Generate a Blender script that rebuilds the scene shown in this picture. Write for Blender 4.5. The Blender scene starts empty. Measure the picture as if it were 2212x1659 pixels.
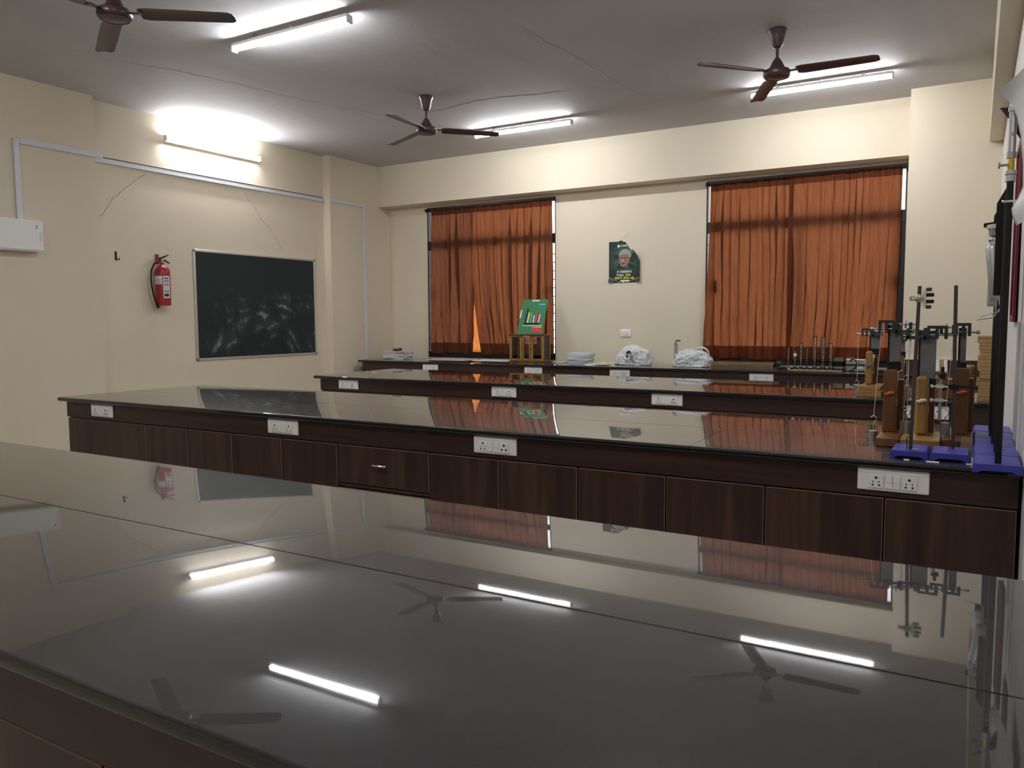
import bpy, bmesh, math, random
from mathutils import Vector, Matrix, noise
random.seed(7)
SC = bpy.context.scene
COL = SC.collection
R = math.radians
# ------------------------------------------------------------------ camera, world, exposure
CAMZ = 1.38
cd = bpy.data.cameras.new('camera'); cam = bpy.data.objects.new('camera', cd); COL.objects.link(cam)
cd.sensor_fit = 'HORIZONTAL'; cd.sensor_width = 36.0; cd.lens = 1703.85 / 2212 * 36; cd.clip_start = 0.02
yaw, pitch, roll = R(30.3756), R(4.6215), R(-0.3192)
fw = Vector((-math.sin(yaw) * math.cos(pitch), math.cos(yaw) * math.cos(pitch), -math.sin(pitch)))
rt = Vector((math.cos(yaw), math.sin(yaw), 0)); up = rt.cross(fw)
r2 = math.cos(roll) * rt + math.sin(roll) * up; u2 = -math.sin(roll) * rt + math.cos(roll) * up
cam.matrix_world = Matrix(((r2.x, u2.x, -fw.x, 0), (r2.y, u2.y, -fw.y, 0), (r2.z, u2.z, -fw.z, CAMZ), (0, 0, 0, 1)))
SC.camera = cam
W = bpy.data.worlds.new('daylight'); SC.world = W; W.use_nodes = True
W.node_tree.nodes['Background'].inputs[0].default_value = (0.92, 0.97, 1.0, 1)
W.node_tree.nodes['Background'].inputs[1].default_value = 2.0
SC.view_settings.view_transform = 'Standard'; SC.view_settings.look = 'None'
SC.view_settings.exposure = 0.68; SC.view_settings.gamma = 1.0; SC.view_settings.use_curve_mapping = False
TUBE = 72.0            # radiance of the lit battens

# ------------------------------------------------------------------ materials
def mat(name, col, rough=0.5, metal=0.0, spec=0.5, **kw):
    m = bpy.data.materials.new(name); m.use_nodes = True
    b = m.node_tree.nodes['Principled BSDF']
    b.inputs['Base Color'].default_value = (*col, 1); b.inputs['Roughness'].default_value = rough
    b.inputs['Metallic'].default_value = metal; b.inputs['Specular IOR Level'].default_value = spec
    for k, v in kw.items(): b.inputs[k.replace('_', ' ')].default_value = v
    return m
def N(m, t, **kw):
    n = m.node_tree.nodes.new(t)
    for k, v in kw.items(): setattr(n, k, v)
    return n
def L(m, a, b): m.node_tree.links.new(a, b)
def P(m): return m.node_tree.nodes['Principled BSDF']
def coords(m, scale=(1, 1, 1), rand=False):
    tc = N(m, 'ShaderNodeTexCoord'); mp = N(m, 'ShaderNodeMapping'); mp.inputs['Scale'].default_value = scale
    L(m, tc.outputs['Object'], mp.inputs['Vector'])
    if rand:
        oi = N(m, 'ShaderNodeObjectInfo'); mu = N(m, 'ShaderNodeMath', operation='MULTIPLY'); mu.inputs[1].default_value = 37.0
        L(m, oi.outputs['Random'], mu.inputs[0]); L(m, mu.outputs[0], mp.inputs['Location'])
    return mp.outputs['Vector']
def noisetex(m, vec, scale, detail=4, rough=0.55):
    n = N(m, 'ShaderNodeTexNoise'); n.inputs['Scale'].default_value = scale; n.inputs['Detail'].default_value = detail
    n.inputs['Roughness'].default_value = rough; L(m, vec, n.inputs['Vector']); return n.outputs['Fac']
def ramp(m, fac, stops):
    r = N(m, 'ShaderNodeValToRGB'); e = r.color_ramp.elements
    while len(e) < len(stops): e.new(0.5)
    for i, (p, c) in enumerate(stops): e[i].position = p; e[i].color = (*c, 1) if len(c) == 3 else c
    L(m, fac, r.inputs['Fac']); return r.outputs['Color']
def bump(m, fac, strength, dist=0.01):
    b = N(m, 'ShaderNodeBump'); b.inputs['Strength'].default_value = strength; b.inputs['Distance'].default_value = dist
    L(m, fac, b.inputs['Height']); L(m, b.outputs['Normal'], P(m).inputs['Normal'])
def plaster(name, c1, c2, bs=0.15):
    m = mat(name, c1, 0.75, spec=0.25); v = coords(m)
    L(m, ramp(m, noisetex(m, v, 1.3, 3), [(0.3, c1), (0.7, c2)]), P(m).inputs['Base Color'])
    bump(m, noisetex(m, v, 55, 3), bs, 0.004); return m
def woodmat(name, c1, c2, c3, scale, rough=0.4, big=1.0):
    m = mat(name, c1, rough, spec=0.5); v = coords(m, scale, True)
    f = noisetex(m, v, 3.0 * big, 6, 0.6)
    L(m, ramp(m, f, [(0.3, c1), (0.5, c2), (0.7, c3)]), P(m).inputs['Base Color'])
    return m

M_wall = plaster('wall_paint', (0.70, 0.615, 0.475), (0.73, 0.645, 0.50))
M_wallr = plaster('right_wall_paint', (0.74, 0.70, 0.66), (0.77, 0.73, 0.69))
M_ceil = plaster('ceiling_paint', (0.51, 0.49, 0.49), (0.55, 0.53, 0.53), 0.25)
def ceil_extra():
    m = M_ceil; v = coords(m, (1, 0.22, 1))
    n = noisetex(m, v, 1.1, 5, 0.6)
    b = N(m, 'ShaderNodeBump'); b.inputs['Strength'].default_value = 0.5; b.inputs['Distance'].default_value = 0.05
    L(m, n, b.inputs['Height'])
    old = P(m).inputs['Normal'].links[0].from_node; L(m, old.outputs['Normal'], b.inputs['Normal']); L(m, b.outputs['Normal'], P(m).inputs['Normal'])
ceil_extra()
M_floor = plaster('floor_tile', (0.52, 0.49, 0.44), (0.57, 0.54, 0.49), 0.05)
M_door = woodmat('walnut_laminate', (0.026, 0.0100, 0.0078), (0.052, 0.0220, 0.0155), (0.090, 0.042, 0.0255), (5.5, 5.5, 0.32), 0.42, 0.9)
M_fascia = woodmat('walnut_laminate_level', (0.026, 0.0105, 0.0090), (0.040, 0.0165, 0.0130), (0.056, 0.024, 0.0175), (0.3, 9, 9), 0.42, 1.2)
M_edge = mat('pale_edge_band', (0.22, 0.15, 0.105), 0.5)
M_carc = mat('cabinet_gap_black', (0.008, 0.006, 0.006), 0.7)
def granite():
    m = mat('black_granite', (0.011, 0.011, 0.012), 0.22, spec=0.12)
    b = P(m); v = coords(m)
    sp = noisetex(m, v, 420, 2, 0.7); sp2 = noisetex(m, v, 900, 1, 0.5)
    c = ramp(m, sp, [(0.50, (0.005, 0.005, 0.006)), (0.66, (0.013, 0.013, 0.015)), (0.76, (0.07, 0.068, 0.068))])
    L(m, c, b.inputs['Base Color'])
    bp = N(m, 'ShaderNodeBump'); bp.inputs['Strength'].default_value = 0.5; bp.inputs['Distance'].default_value = 0.0015
    L(m, sp2, bp.inputs['Height']); L(m, bp.outputs['Normal'], b.inputs['Normal'])
    b.inputs['IOR'].default_value = 1.5
    b.inputs['Coat Weight'].default_value = 1.0; b.inputs['Coat IOR'].default_value = 1.47
    sm = noisetex(m, v, 2.2, 4, 0.6)
    rr = N(m, 'ShaderNodeMapRange'); rr.inputs['From Min'].default_value = 0.3; rr.inputs['From Max'].default_value = 0.7
    rr.inputs['To Min'].default_value = 0.012; rr.inputs['To Max'].default_value = 0.035
    L(m, sm, rr.inputs['Value']); L(m, rr.outputs[0], b.inputs['Coat Roughness'])
    return m
M_gran = granite()
M_white = mat('white_plastic', (0.80, 0.79, 0.77), 0.3)
M_plate = mat('ivory_plate', (0.90, 0.885, 0.85), 0.28)
M_trunk = mat('trunking_plastic', (0.66, 0.68, 0.72), 0.35)
M_hole = mat('socket_hole', (0.01, 0.01, 0.01), 0.6)
M_black = mat('black_paint', (0.007, 0.007, 0.008), 0.4, spec=0.3)
M_dgreen = mat('dark_green_enamel', (0.018, 0.030, 0.029), 0.4)
M_frame = mat('dark_window_metal', (0.014, 0.010, 0.012), 0.4, 0.2)
M_chrome = mat('chrome', (0.78, 0.77, 0.75), 0.2, 1.0)
M_steel = mat('dull_steel', (0.34, 0.33, 0.33), 0.42, 0.9)
M_zinc = mat('galvanised_tin', (0.46, 0.49, 0.49), 0.36, 0.85)
def plate_steel():
    m = mat('grey_steel_plate', (0.12, 0.118, 0.12), 0.5, 0.1); v = coords(m, (1, 1, 1), True)
    L(m, ramp(m, noisetex(m, v, 9, 5, 0.65), [(0.3, (0.12, 0.115, 0.115)), (0.6, (0.19, 0.183, 0.18)), (0.8, (0.25, 0.24, 0.23))]), P(m).inputs['Base Color']); return m
M_plates = plate_steel()
M_rod = mat('brown_steel_rod', (0.095, 0.07, 0.066), 0.4, 0.75)
M_brass = mat('brass', (0.55, 0.40, 0.07), 0.3, 0.9)
M_oak = woodmat('honey_wood', (0.24, 0.125, 0.030), (0.31, 0.17, 0.045), (0.37, 0.21, 0.062), (6, 6, 1.2), 0.4)
M_dwood = woodmat('red_brown_wood', (0.095, 0.035, 0.012), (0.145, 0.056, 0.018), (0.20, 0.084, 0.028), (6, 6, 1.0), 0.33)
M_bwood = woodmat('yellow_box_wood', (0.30, 0.18, 0.062), (0.37, 0.23, 0.085), (0.43, 0.28, 0.11), (1.5, 1.5, 8), 0.45)
M_fan = mat('maroon_fan_enamel', (0.060, 0.032, 0.036), 0.32)
M_red = mat('extinguisher_red', (0.33, 0.014, 0.022), 0.3)
M_maroon = mat('maroon_board_frame', (0.16, 0.010, 0.028), 0.4)
M_blue = mat('blue_plastic_base', (0.042, 0.048, 0.36), 0.42)
M_orange = mat('orange_plastic', (0.62, 0.12, 0.02), 0.4)
M_bnut = mat('blue_plastic', (0.03, 0.10, 0.42), 0.4)
M_paper = mat('white_paper', (0.78, 0.77, 0.75), 0.7)
M_paper2 = mat('newsprint', (0.55, 0.52, 0.48), 0.8)
M_pink = mat('pinkish_paper', (0.62, 0.48, 0.42), 0.7)
M_lblue = mat('pale_blue_paper', (0.52, 0.62, 0.72), 0.7)
M_lime = mat('lime_paper', (0.52, 0.60, 0.10), 0.6)
M_card = mat('brown_cardboard', (0.36, 0.235, 0.125), 0.6)
M_green = mat('green_card', (0.030, 0.20, 0.075), 0.55)
M_yel = mat('yellow_print', (0.80, 0.70, 0.02), 0.5)
M_sky = mat('light_blue_print', (0.10, 0.42, 0.72), 0.5)
M_navy = mat('navy_print', (0.035, 0.045, 0.13), 0.5)
M_mint = mat('mint_print', (0.45, 0.68, 0.38), 0.5)
M_redp = mat('red_print', (0.66, 0.035, 0.05), 0.5)
M_pinkp = mat('pale_pink_print', (0.72, 0.55, 0.56), 0.5)
M_thread = mat('white_thread', (0.72, 0.70, 0.66), 0.8)
M_alu = mat('aluminium_frame', (0.62, 0.60, 0.57), 0.35, 0.6)
M_cap = mat('grey_corner_cap', (0.13, 0.13, 0.135), 0.4)
M_crack = mat('plaster_crack', (0.16, 0.13, 0.10), 0.9)
M_skin = mat('printed_skin', (0.30, 0.15, 0.12), 0.5)
M_hair = mat('printed_grey_hair', (0.30, 0.35, 0.28), 0.5)
M_text = mat('white_print', (0.80, 0.80, 0.78), 0.5)
M_jacket = mat('printed_dark_cloth', (0.012, 0.020, 0.017), 0.5)
M_bluep = mat('printed_blue_cloth', (0.08, 0.09, 0.32), 0.5)
def emis(name, col, s):
    m = bpy.data.materials.new(name); m.use_nodes = True; nt = m.node_tree
    nt.nodes.remove(nt.nodes['Principled BSDF']); e = nt.nodes.new('ShaderNodeEmission')
    e.inputs[0].default_value = (*col, 1); e.inputs[1].default_value = s
    nt.links.new(e.outputs[0], nt.nodes['Material Output'].inputs[0]); return m
M_tube = emis('lit_diffuser', (0.93, 0.96, 1.0), TUBE)
def glassmat(name, tint=(1, 1, 1), ior=1.45, add=0.0):
    m = bpy.data.materials.new(name); m.use_nodes = True; nt = m.node_tree
    nt.nodes.remove(nt.nodes['Principled BSDF'])
    t = nt.nodes.new('ShaderNodeBsdfTransparent'); t.inputs[0].default_value = (*tint, 1)
    g = nt.nodes.new('ShaderNodeBsdfGlossy'); g.inputs['Roughness'].default_value = 0.03
    f = nt.nodes.new('ShaderNodeFresnel'); f.inputs[0].default_value = ior
    mx = nt.nodes.new('ShaderNodeMixShader')
    a = nt.nodes.new('ShaderNodeMath'); a.operation = 'ADD'; a.inputs[1].default_value = add; nt.links.new(f.outputs[0], a.inputs[0])
    nt.links.new(a.outputs[0], mx.inputs[0]); nt.links.new(t.outputs[0], mx.inputs[1]); nt.links.new(g.outputs[0], mx.inputs[2])
    nt.links.new(mx.outputs[0], nt.nodes['Material Output'].inputs[0]); return m
M_glass = glassmat('window_glass'); M_lab = glassmat('lab_glass', (0.93, 0.95, 0.95), 1.5, 0.06)
def clothmat(name, col, trans, mix, bs=0.4):
    m = bpy.data.materials.new(name); m.use_nodes = True; nt = m.node_tree
    b = nt.nodes['Principled BSDF']; b.inputs['Roughness'].default_value = 0.75; b.inputs['Specular IOR Level'].default_value = 0.15
    v = coords(m, (60, 60, 3)); n = noisetex(m, v, 1.0, 4, 0.6)
    v2 = coords(m, (300, 300, 300)); n2 = noisetex(m, v2, 1.0, 1)
    L(m, ramp(m, n, [(0.3, tuple(c * 0.82 for c in col)), (0.7, tuple(c * 1.15 for c in col))]), b.inputs['Base Color'])
    bump(m, n2, bs, 0.002)
    t = nt.nodes.new('ShaderNodeBsdfTranslucent')
    L(m, ramp(m, n, [(0.3, tuple(c * 0.80 for c in trans)), (0.7, tuple(min(1, c * 1.2) for c in trans))]), t.inputs[0])
    mx = nt.nodes.new('ShaderNodeMixShader'); mx.inputs[0].default_value = mix
    L(m, b.outputs[0], mx.inputs[1]); L(m, t.outputs[0], mx.inputs[2]); L(m, mx.outputs[0], nt.nodes['Material Output'].inputs[0])
    return m
M_curt = clothmat('rust_curtain', (0.165, 0.056, 0.025), (0.30, 0.095, 0.038), 0.55)
M_curt2 = clothmat('rust_curtain_darker', (0.155, 0.055, 0.027), (0.20, 0.066, 0.030), 0.5)  # darker, less translucent cloth for the leftmost panel
M_curt3 = clothmat('rust_curtain_sunlit', (0.30, 0.09, 0.03), (0.85, 0.27, 0.07), 0.75)  # extra translucency and orange stand in for sun on the parted curtain
M_bag = clothmat('white_polythene', (0.80, 0.82, 0.83), (0.8, 0.8, 0.82), 0.25, 0.1)
def chalkboard():
    m = mat('chalkboard_green', (0.010, 0.022, 0.022), 0.5, spec=0.3); v = coords(m)
    # v: local coords, y along the board 0..1.83, z up 0..1.2 ; smeared chalk arcs
    sx = N(m, 'ShaderNodeSeparateXYZ'); L(m, v, sx.inputs[0])
    mp = N(m, 'ShaderNodeMapping'); mp.inputs['Location'].default_value = (0, -1.05, 0.25); L(m, v, mp.inputs['Vector'])
    w = N(m, 'ShaderNodeTexWave', wave_type='RINGS', rings_direction='X'); w.inputs['Scale'].default_value = 2.3; w.inputs['Distortion'].default_value = 8.5
    w.inputs['Detail'].default_value = 4; w.inputs['Detail Scale'].default_value = 1.6; L(m, mp.outputs[0], w.inputs['Vector'])
    n1 = noisetex(m, v, 3.4, 3, 0.6); n2 = noisetex(m, v, 11, 4, 0.7)
    def mr(src, a, b):
        k = N(m, 'ShaderNodeMapRange'); k.inputs['From Min'].default_value = a; k.inputs['From Max'].default_value = b; L(m, src, k.inputs['Value']); return k.outputs[0]
    def mul(a, b):
        k = N(m, 'ShaderNodeMath', operation='MULTIPLY'); L(m, a, k.inputs[0]); L(m, b, k.inputs[1]); return k.outputs[0]
    f = mul(mul(mr(w.outputs['Fac'], 0.55, 1.0), mr(n1, 0.5, 0.72)), mr(n2, 0.38, 0.75))
    low = mul(mr(sx.outputs['Z'], 0.82, 0.62), mr(sx.outputs['Z'], 0.02, 0.14))
    f = mul(f, low); f2 = mul(mr(n1, 0.42, 0.8), low)
    a = N(m, 'ShaderNodeMath', operation='MULTIPLY_ADD'); L(m, f2, a.inputs[0]); a.inputs[1].default_value = 0.06; 
    g = N(m, 'ShaderNodeMath', operation='MULTIPLY'); L(m, f, g.inputs[0]); g.inputs[1].default_value = 1.0; L(m, g.outputs[0], a.inputs[2])
    L(m, ramp(m, a.outputs[0], [(0.0, (0.013, 0.025, 0.026)), (1.0, (0.50, 0.52, 0.51))]), P(m).inputs['Base Color'])
    return m
M_chalk = chalkboard()
def postermat():
    m = mat('poster_print', (0.02, 0.04, 0.03), 0.35); v = coords(m)
    g = N(m, 'ShaderNodeTexGradient', gradient_type='SPHERICAL'); mp = N(m, 'ShaderNodeMapping')
    mp.inputs['Location'].default_value = (-0.2 * 3.6, 0, -0.27 * 3.6); mp.inputs['Scale'].default_value = (3.6, 0.0, 3.6)
    L(m, v, mp.inputs['Vector']); L(m, mp.outputs[0], g.inputs['Vector'])
    L(m, ramp(m, g.outputs['Fac'], [(0.0, (0.010, 0.015, 0.016)), (0.35, (0.02, 0.045, 0.035)), (0.8, (0.06, 0.14, 0.085))]), P(m).inputs['Base Color'])
    return m
M_poster = postermat()

# ------------------------------------------------------------------ mesh helpers
class MB:
    def __init__(s): s.v = []; s.f = []; s.m = []
    def add(s, vs, fs, mi=0, M=None):
        o = len(s.v)
        s.v += [tuple(M @ Vector(p)) if M is not None else tuple(p) for p in vs]
        s.f += [tuple(i + o for i in f) for f in fs]; s.m += [mi] * len(fs); return s
    def box(s, c, d, mi=0, bev=0.0, M=None, emi=None):
        hx, hy, hz = d[0] / 2, d[1] / 2, d[2] / 2
        if bev <= 0:
            vs = [(c[0] + x * hx, c[1] + y * hy, c[2] + z * hz) for x in (-1, 1) for y in (-1, 1) for z in (-1, 1)]
            return s.add(vs, [(0, 1, 3, 2), (4, 6, 7, 5), (0, 4, 5, 1), (2, 3, 7, 6), (0, 2, 6, 4), (1, 5, 7, 3)], mi, M)
        bev = min(bev, hx * .9, hy * .9, hz * .9); h = (hx, hy, hz); vs = []; ix = {}
        for sx in (-1, 1):
            for sy in (-1, 1):
                for sz in (-1, 1):
                    for a in range(3):
                        sg = (sx, sy, sz); p = [c[k] + sg[k] * (h[k] - (0 if k == a else bev)) for k in range(3)]
                        ix[(sx, sy, sz, a)] = len(vs); vs.append(tuple(p))
        F = []; E = []
        for a in range(3):
            b, k = (a + 1) % 3, (a + 2) % 3
            for sg in (-1, 1):
                q = []
                for u, w in ((-1, -1), (1, -1), (1, 1), (-1, 1)):
                    t = [0, 0, 0]; t[a] = sg; t[b] = u; t[k] = w; q.append(ix[(*t, a)])
                F.append(tuple(q if sg > 0 else q[::-1]))
            for u in (-1, 1):
                for w in (-1, 1):
                    def g(e, ax):
                        t = [0, 0, 0]; t[a] = e; t[b] = u; t[k] = w; return ix[(*t, ax)]
                    E.append((g(-1, b), g(1, b), g(1, k), g(-1, k)))
        for sx in (-1, 1):
            for sy in (-1, 1):
                for sz in (-1, 1): E.append(tuple(ix[(sx, sy, sz, a)] for a in range(3)))
        o = len(s.v); s.add(vs, F, mi, M)
        s.f += [tuple(i + o for i in f) for f in E]; s.m += [mi if emi is None else emi] * len(E); return s
    def lathe(s, prof, n=20, mi=0, M=None):
        vs = []; fs = []
        for r, z in prof:
            for k in range(n): vs.append((r * math.cos(2 * math.pi * k / n), r * math.sin(2 * math.pi * k / n), z))
        for j in range(len(prof) - 1):
            for k in range(n):
                a = j * n + k; b = j * n + (k + 1) % n; fs.append((a, b, b + n, a + n))
        if prof[0][0] > 1e-6: fs.append(tuple(range(n))[::-1])
        if prof[-1][0] > 1e-6: fs.append(tuple((len(prof) - 1) * n + k for k in range(n)))
        return s.add(vs, fs, mi, M)
    def cyl(s, p0, p1, r0, r1=None, n=14, mi=0):
        p0 = Vector(p0); p1 = Vector(p1); d = p1 - p0; l = d.length
        M = Matrix.Translation(p0) @ d.to_track_quat('Z', 'Y').to_matrix().to_4x4()
        return s.lathe([(r0, 0), (r0 if r1 is None else r1, l)], n, mi, M)
    def tube(s, path, r, n=8, mi=0, closed=False):
        pts = [Vector(p) for p in path]; vs = []; fs = []; K = len(pts)
        ref = Vector((0.13, 0.27, 0.95))
        for i, p in enumerate(pts):
            t = (pts[(i + 1) % K] - pts[i - 1]) if closed else (pts[min(i + 1, K - 1)] - pts[max(i - 1, 0)])
            t.normalize(); a = t.cross(ref)
            if a.length < 1e-3: a = t.cross(Vector((1, 0, 0)))
            a.normalize(); b = t.cross(a)
            for k in range(n):
                w = 2 * math.pi * k / n; vs.append(p + r * (math.cos(w) * a + math.sin(w) * b))
        for i in range(K if closed else K - 1):
            for k in range(n):
                i2 = (i + 1) % K; fs.append((i * n + k, i * n + (k + 1) % n, i2 * n + (k + 1) % n, i2 * n + k))
        if not closed: fs += [tuple(range(n))[::-1], tuple((K - 1) * n + k for k in range(n))]
        return s.add(vs, fs, mi)
    def prism(s, poly, t0, t1, axis='z', mi=0, M=None):
        def mk(u, w, t): return {'z': (u, w, t), 'y': (u, t, w), 'x': (t, u, w)}[axis]
        n = len(poly); vs = [mk(u, w, t0) for u, w in poly] + [mk(u, w, t1) for u, w in poly]
        fs = [tuple(range(n)), tuple(range(2 * n - 1, n - 1, -1))] + [(k, (k + 1) % n, n + (k + 1) % n, n + k) for k in range(n)]
        return s.add(vs, fs, mi, M)
    def grid(s, nu, nv, fn, mi=0):
        vs = [fn(i / nu, j / nv) for j in range(nv + 1) for i in range(nu + 1)]
        fs = [(j * (nu + 1) + i, j * (nu + 1) + i + 1, (j + 1) * (nu + 1) + i + 1, (j + 1) * (nu + 1) + i) for j in range(nv) for i in range(nu)]
        return s.add(vs, fs, mi)
    def ball(s, c, r, sc=(1, 1, 1), n=16, m=10, mi=0):
        prof = [(max(1e-7, r * math.sin(math.pi * j / m)), -r * math.cos(math.pi * j / m)) for j in range(m + 1)]
        return s.lathe(prof, n, mi, Matrix.Translation(c) @ Matrix.Diagonal((*sc, 1)))
    def mesh(s, name, mats, angle=32, fix=True):
        me = bpy.data.meshes.new(name); me.from_pydata(s.v, [], s.f)
        for m in (mats if isinstance(mats, (list, tuple)) else [mats]): me.materials.append(m)
        me.polygons.foreach_set('material_index', s.m)
        if fix:
            bm = bmesh.new(); bm.from_mesh(me); bmesh.ops.remove_doubles(bm, verts=bm.verts, dist=1e-6)
            bmesh.ops.recalc_face_normals(bm, faces=bm.faces); bm.to_mesh(me); bm.free()
        me.polygons.foreach_set('use_smooth', [True] * len(me.polygons)); me.set_sharp_from_angle(angle=R(angle))
        return me
    def build(s, name, mats, parent=None, loc=(0, 0, 0), **kw):
        return link(name, s.mesh(name, mats, **kw), parent, loc)
def link(name, me, parent=None, loc=(0, 0, 0), rot=(0, 0, 0)):
    o = bpy.data.objects.new(name, me); COL.objects.link(o); o.location = loc; o.rotation_euler = rot
    if parent is not None: o.parent = parent
    return o
def tag(o, label=None, cat=None, group=None, kind=None):
    for k, v in (('label', label), ('category', cat), ('group', group), ('kind', kind)):
        if v: o[k] = v
    return o
def thing(name, label, cat, loc=(0, 0, 0), rz=0.0, group=None):
    return tag(link(name, None, None, loc, (0, 0, rz)), label, cat, group)
def struct(o): o['kind'] = 'structure'; return o
def bx(x0, x1, y0, y1, z0, z1, mi=0, bev=0.0, mb=None):
    mb = mb or MB(); return mb.box(((x0 + x1) / 2, (y0 + y1) / 2, (z0 + z1) / 2), (x1 - x0, y1 - y0, z1 - z0), mi, bev)
def textmesh(name, body, size, mt, parent, loc, rot, bold=0.0, align='CENTER', shear=0):
    cu = bpy.data.curves.new(name, 'FONT'); cu.body = body; cu.size = size; cu.offset = bold; cu.align_x = align; cu.extrude = 0.0004; cu.shear = shear
    t = bpy.data.objects.new(name, cu); COL.objects.link(t)
    me = bpy.data.meshes.new_from_object(t); bpy.data.objects.remove(t)
    me.materials.clear(); me.materials.append(mt)
    return link(name, me, parent, loc, rot)
def copy_tree(o, parent=None):
    c = o.copy(); COL.objects.link(c); c.parent = parent
    for ch in list(o.children): copy_tree(ch, c)
    return c

# ------------------------------------------------------------------ room shell
CE = 3.507; T = 0.86; XL = -7.36; XP = -7.24; XR = 0.16; YW = 8.934; YF = -1.7
struct(bx(XL - .1, XR + .1, YF - .1, YW + .15, -0.1, 0).build('floor', M_floor))
struct(bx(XL - .1, XR + .1, YF - .1, YW + .15, CE, CE + .1).build('ceiling', M_ceil))
wl = struct(bx(XL - .15, XL, YF - .1, YW + .15, 0, CE).build('wall_left', M_wall))
bx(XL, XP, YF, 4.58, 0, CE).build('pilaster', M_wall, wl)
bx(XL, XP, 7.735, YW, 0, CE).build('pilaster', M_wall, wl)
for pts in ([(5.179, 2.882), (5.10, 2.835), (5.014, 2.756), (4.93, 2.70), (4.87, 2.63), (4.814, 2.598), (4.775, 2.53), (4.746, 2.491), (4.70, 2.42), (4.62, 2.392)],
            [(6.465, 2.878), (6.50, 2.80), (6.563, 2.758), (6.66, 2.64), (6.70, 2.58), (6.799, 2.513), (6.90, 2.40), (7.01, 2.254)]):
    MB().tube([(XL + .0002, y, z) for y, z in pts], 0.0022 if pts[0][0] < 6 else 0.0012, 4).build('crack', M_crack, wl)
struct(bx(XR, XR + .15, YF - .1, YW + .15, 0, CE).build('wall_right', M_wallr))
struct(bx(XL, XR, YF - .12, YF, 0, CE).build('wall_front', M_wall))
WIN = [(-6.582, -4.59), (-2.672, -0.635)]; WZ0, WZ1 = 0.875, 2.925
wb = MB()
xs = [XL, WIN[0][0], WIN[0][1], WIN[1][0], WIN[1][1], XR]
for i in (0, 2, 4): bx(xs[i], xs[i + 1], YW, YW + .15, 0, CE, mb=wb)
for a, b in WIN: bx(a, b, YW, YW + .15, 0, WZ0, mb=wb); bx(a, b, YW, YW + .15, WZ1, CE, mb=wb)
wback = struct(wb.build('wall_back', M_wall))
bx(XP, -0.592, 8.684, YW, 2.955, CE).build('lintel_beam', M_wall, wback)
bx(-0.592, XR, 8.4, YW, 0, CE).build('corner_column', M_wall, wback)
bx(0.053, XR, YF, 8.4, 2.95, CE).build('ceiling_beam', M_wall, bpy.data.objects['wall_right'])
# thin ridges in the ceiling plaster
cobj = bpy.data.objects['ceiling']
for pts in ([(-4.9, 6.75), (-4.2, 6.62), (-3.4, 6.78), (-2.9, 6.7)], [(-2.95, 5.2), (-2.9, 6.0), (-2.87, 6.7), (-2.84, 7.6)], [(-6.3, 3.6), (-5.9, 4.6), (-5.65, 5.7), (-5.3, 6.8)]):
    mb = MB(); prev = None; pl = []
    for i in range(len(pts) - 1):
        for k in range(8):
            t = k / 8; pl.append((pts[i][0] * (1 - t) + pts[i + 1][0] * t + random.uniform(-.015, .015), pts[i][1] * (1 - t) + pts[i + 1][1] * t + random.uniform(-.015, .015), CE + .0045))
    mb.tube(pl, 0.007, 7); mb.build('plaster_ridge', M_ceil, cobj)

# ------------------------------------------------------------------ windows (setting)
for n, (a, b) in enumerate(WIN):
    w = struct(link('window_%d' % (n + 1), None, None, ((a + b) / 2, YW + .04, WZ0)))
    hw = (b - a) / 2; H = WZ1 - WZ0
    f = MB()
    for s in (-1, 1): f.box((s * (hw - .008), 0, H / 2), (.016, .07, H), 0, .003)
    f.box((0, 0, H - .025), (2 * hw, .07, .05), 0, .003); f.box((0, 0, .04), (2 * hw, .10, .08), 0, .003)
    f.build('frame', M_frame, w)
    bx(-hw + .016, hw - .016, -.03, .03, 1.475, 1.595).build('transom', M_frame, w)
    for s in (0, ): bx(s * (hw - .06) - .02, s * (hw - .06) + .02, -.01, .01, .08, 1.475).build('sash_stile', M_frame, w)
    if n == 1: bx(hw - .075, hw - .016, -.012, .012, .08, 1.475).build('sash_stile', M_frame, w)
    for s in (-1, 1):
        bx(s * (hw - .10) - .03, s * (hw - .10) + .03, -.02, .02, .80, .94).build('latch_block', M_frame, w)
    for x0, x1, z0, z1 in ((-hw + .016, 0, .08, 1.475), (0, hw - .016, .08, 1.475), (-hw + .016, hw - .016, 1.595, H - .05)):
        bx(x0, x1, .012, .016, z0, z1).build('pane', M_glass, w)
    bar = MB().cyl((-hw + .02, .085, 0), (hw - .02, .085, 0), .006, n=6).mesh('grille_bar', M_frame)
    for k in range(12): link('grille_bar', bar, w, (0, 0, .16 + k * .108))

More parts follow.
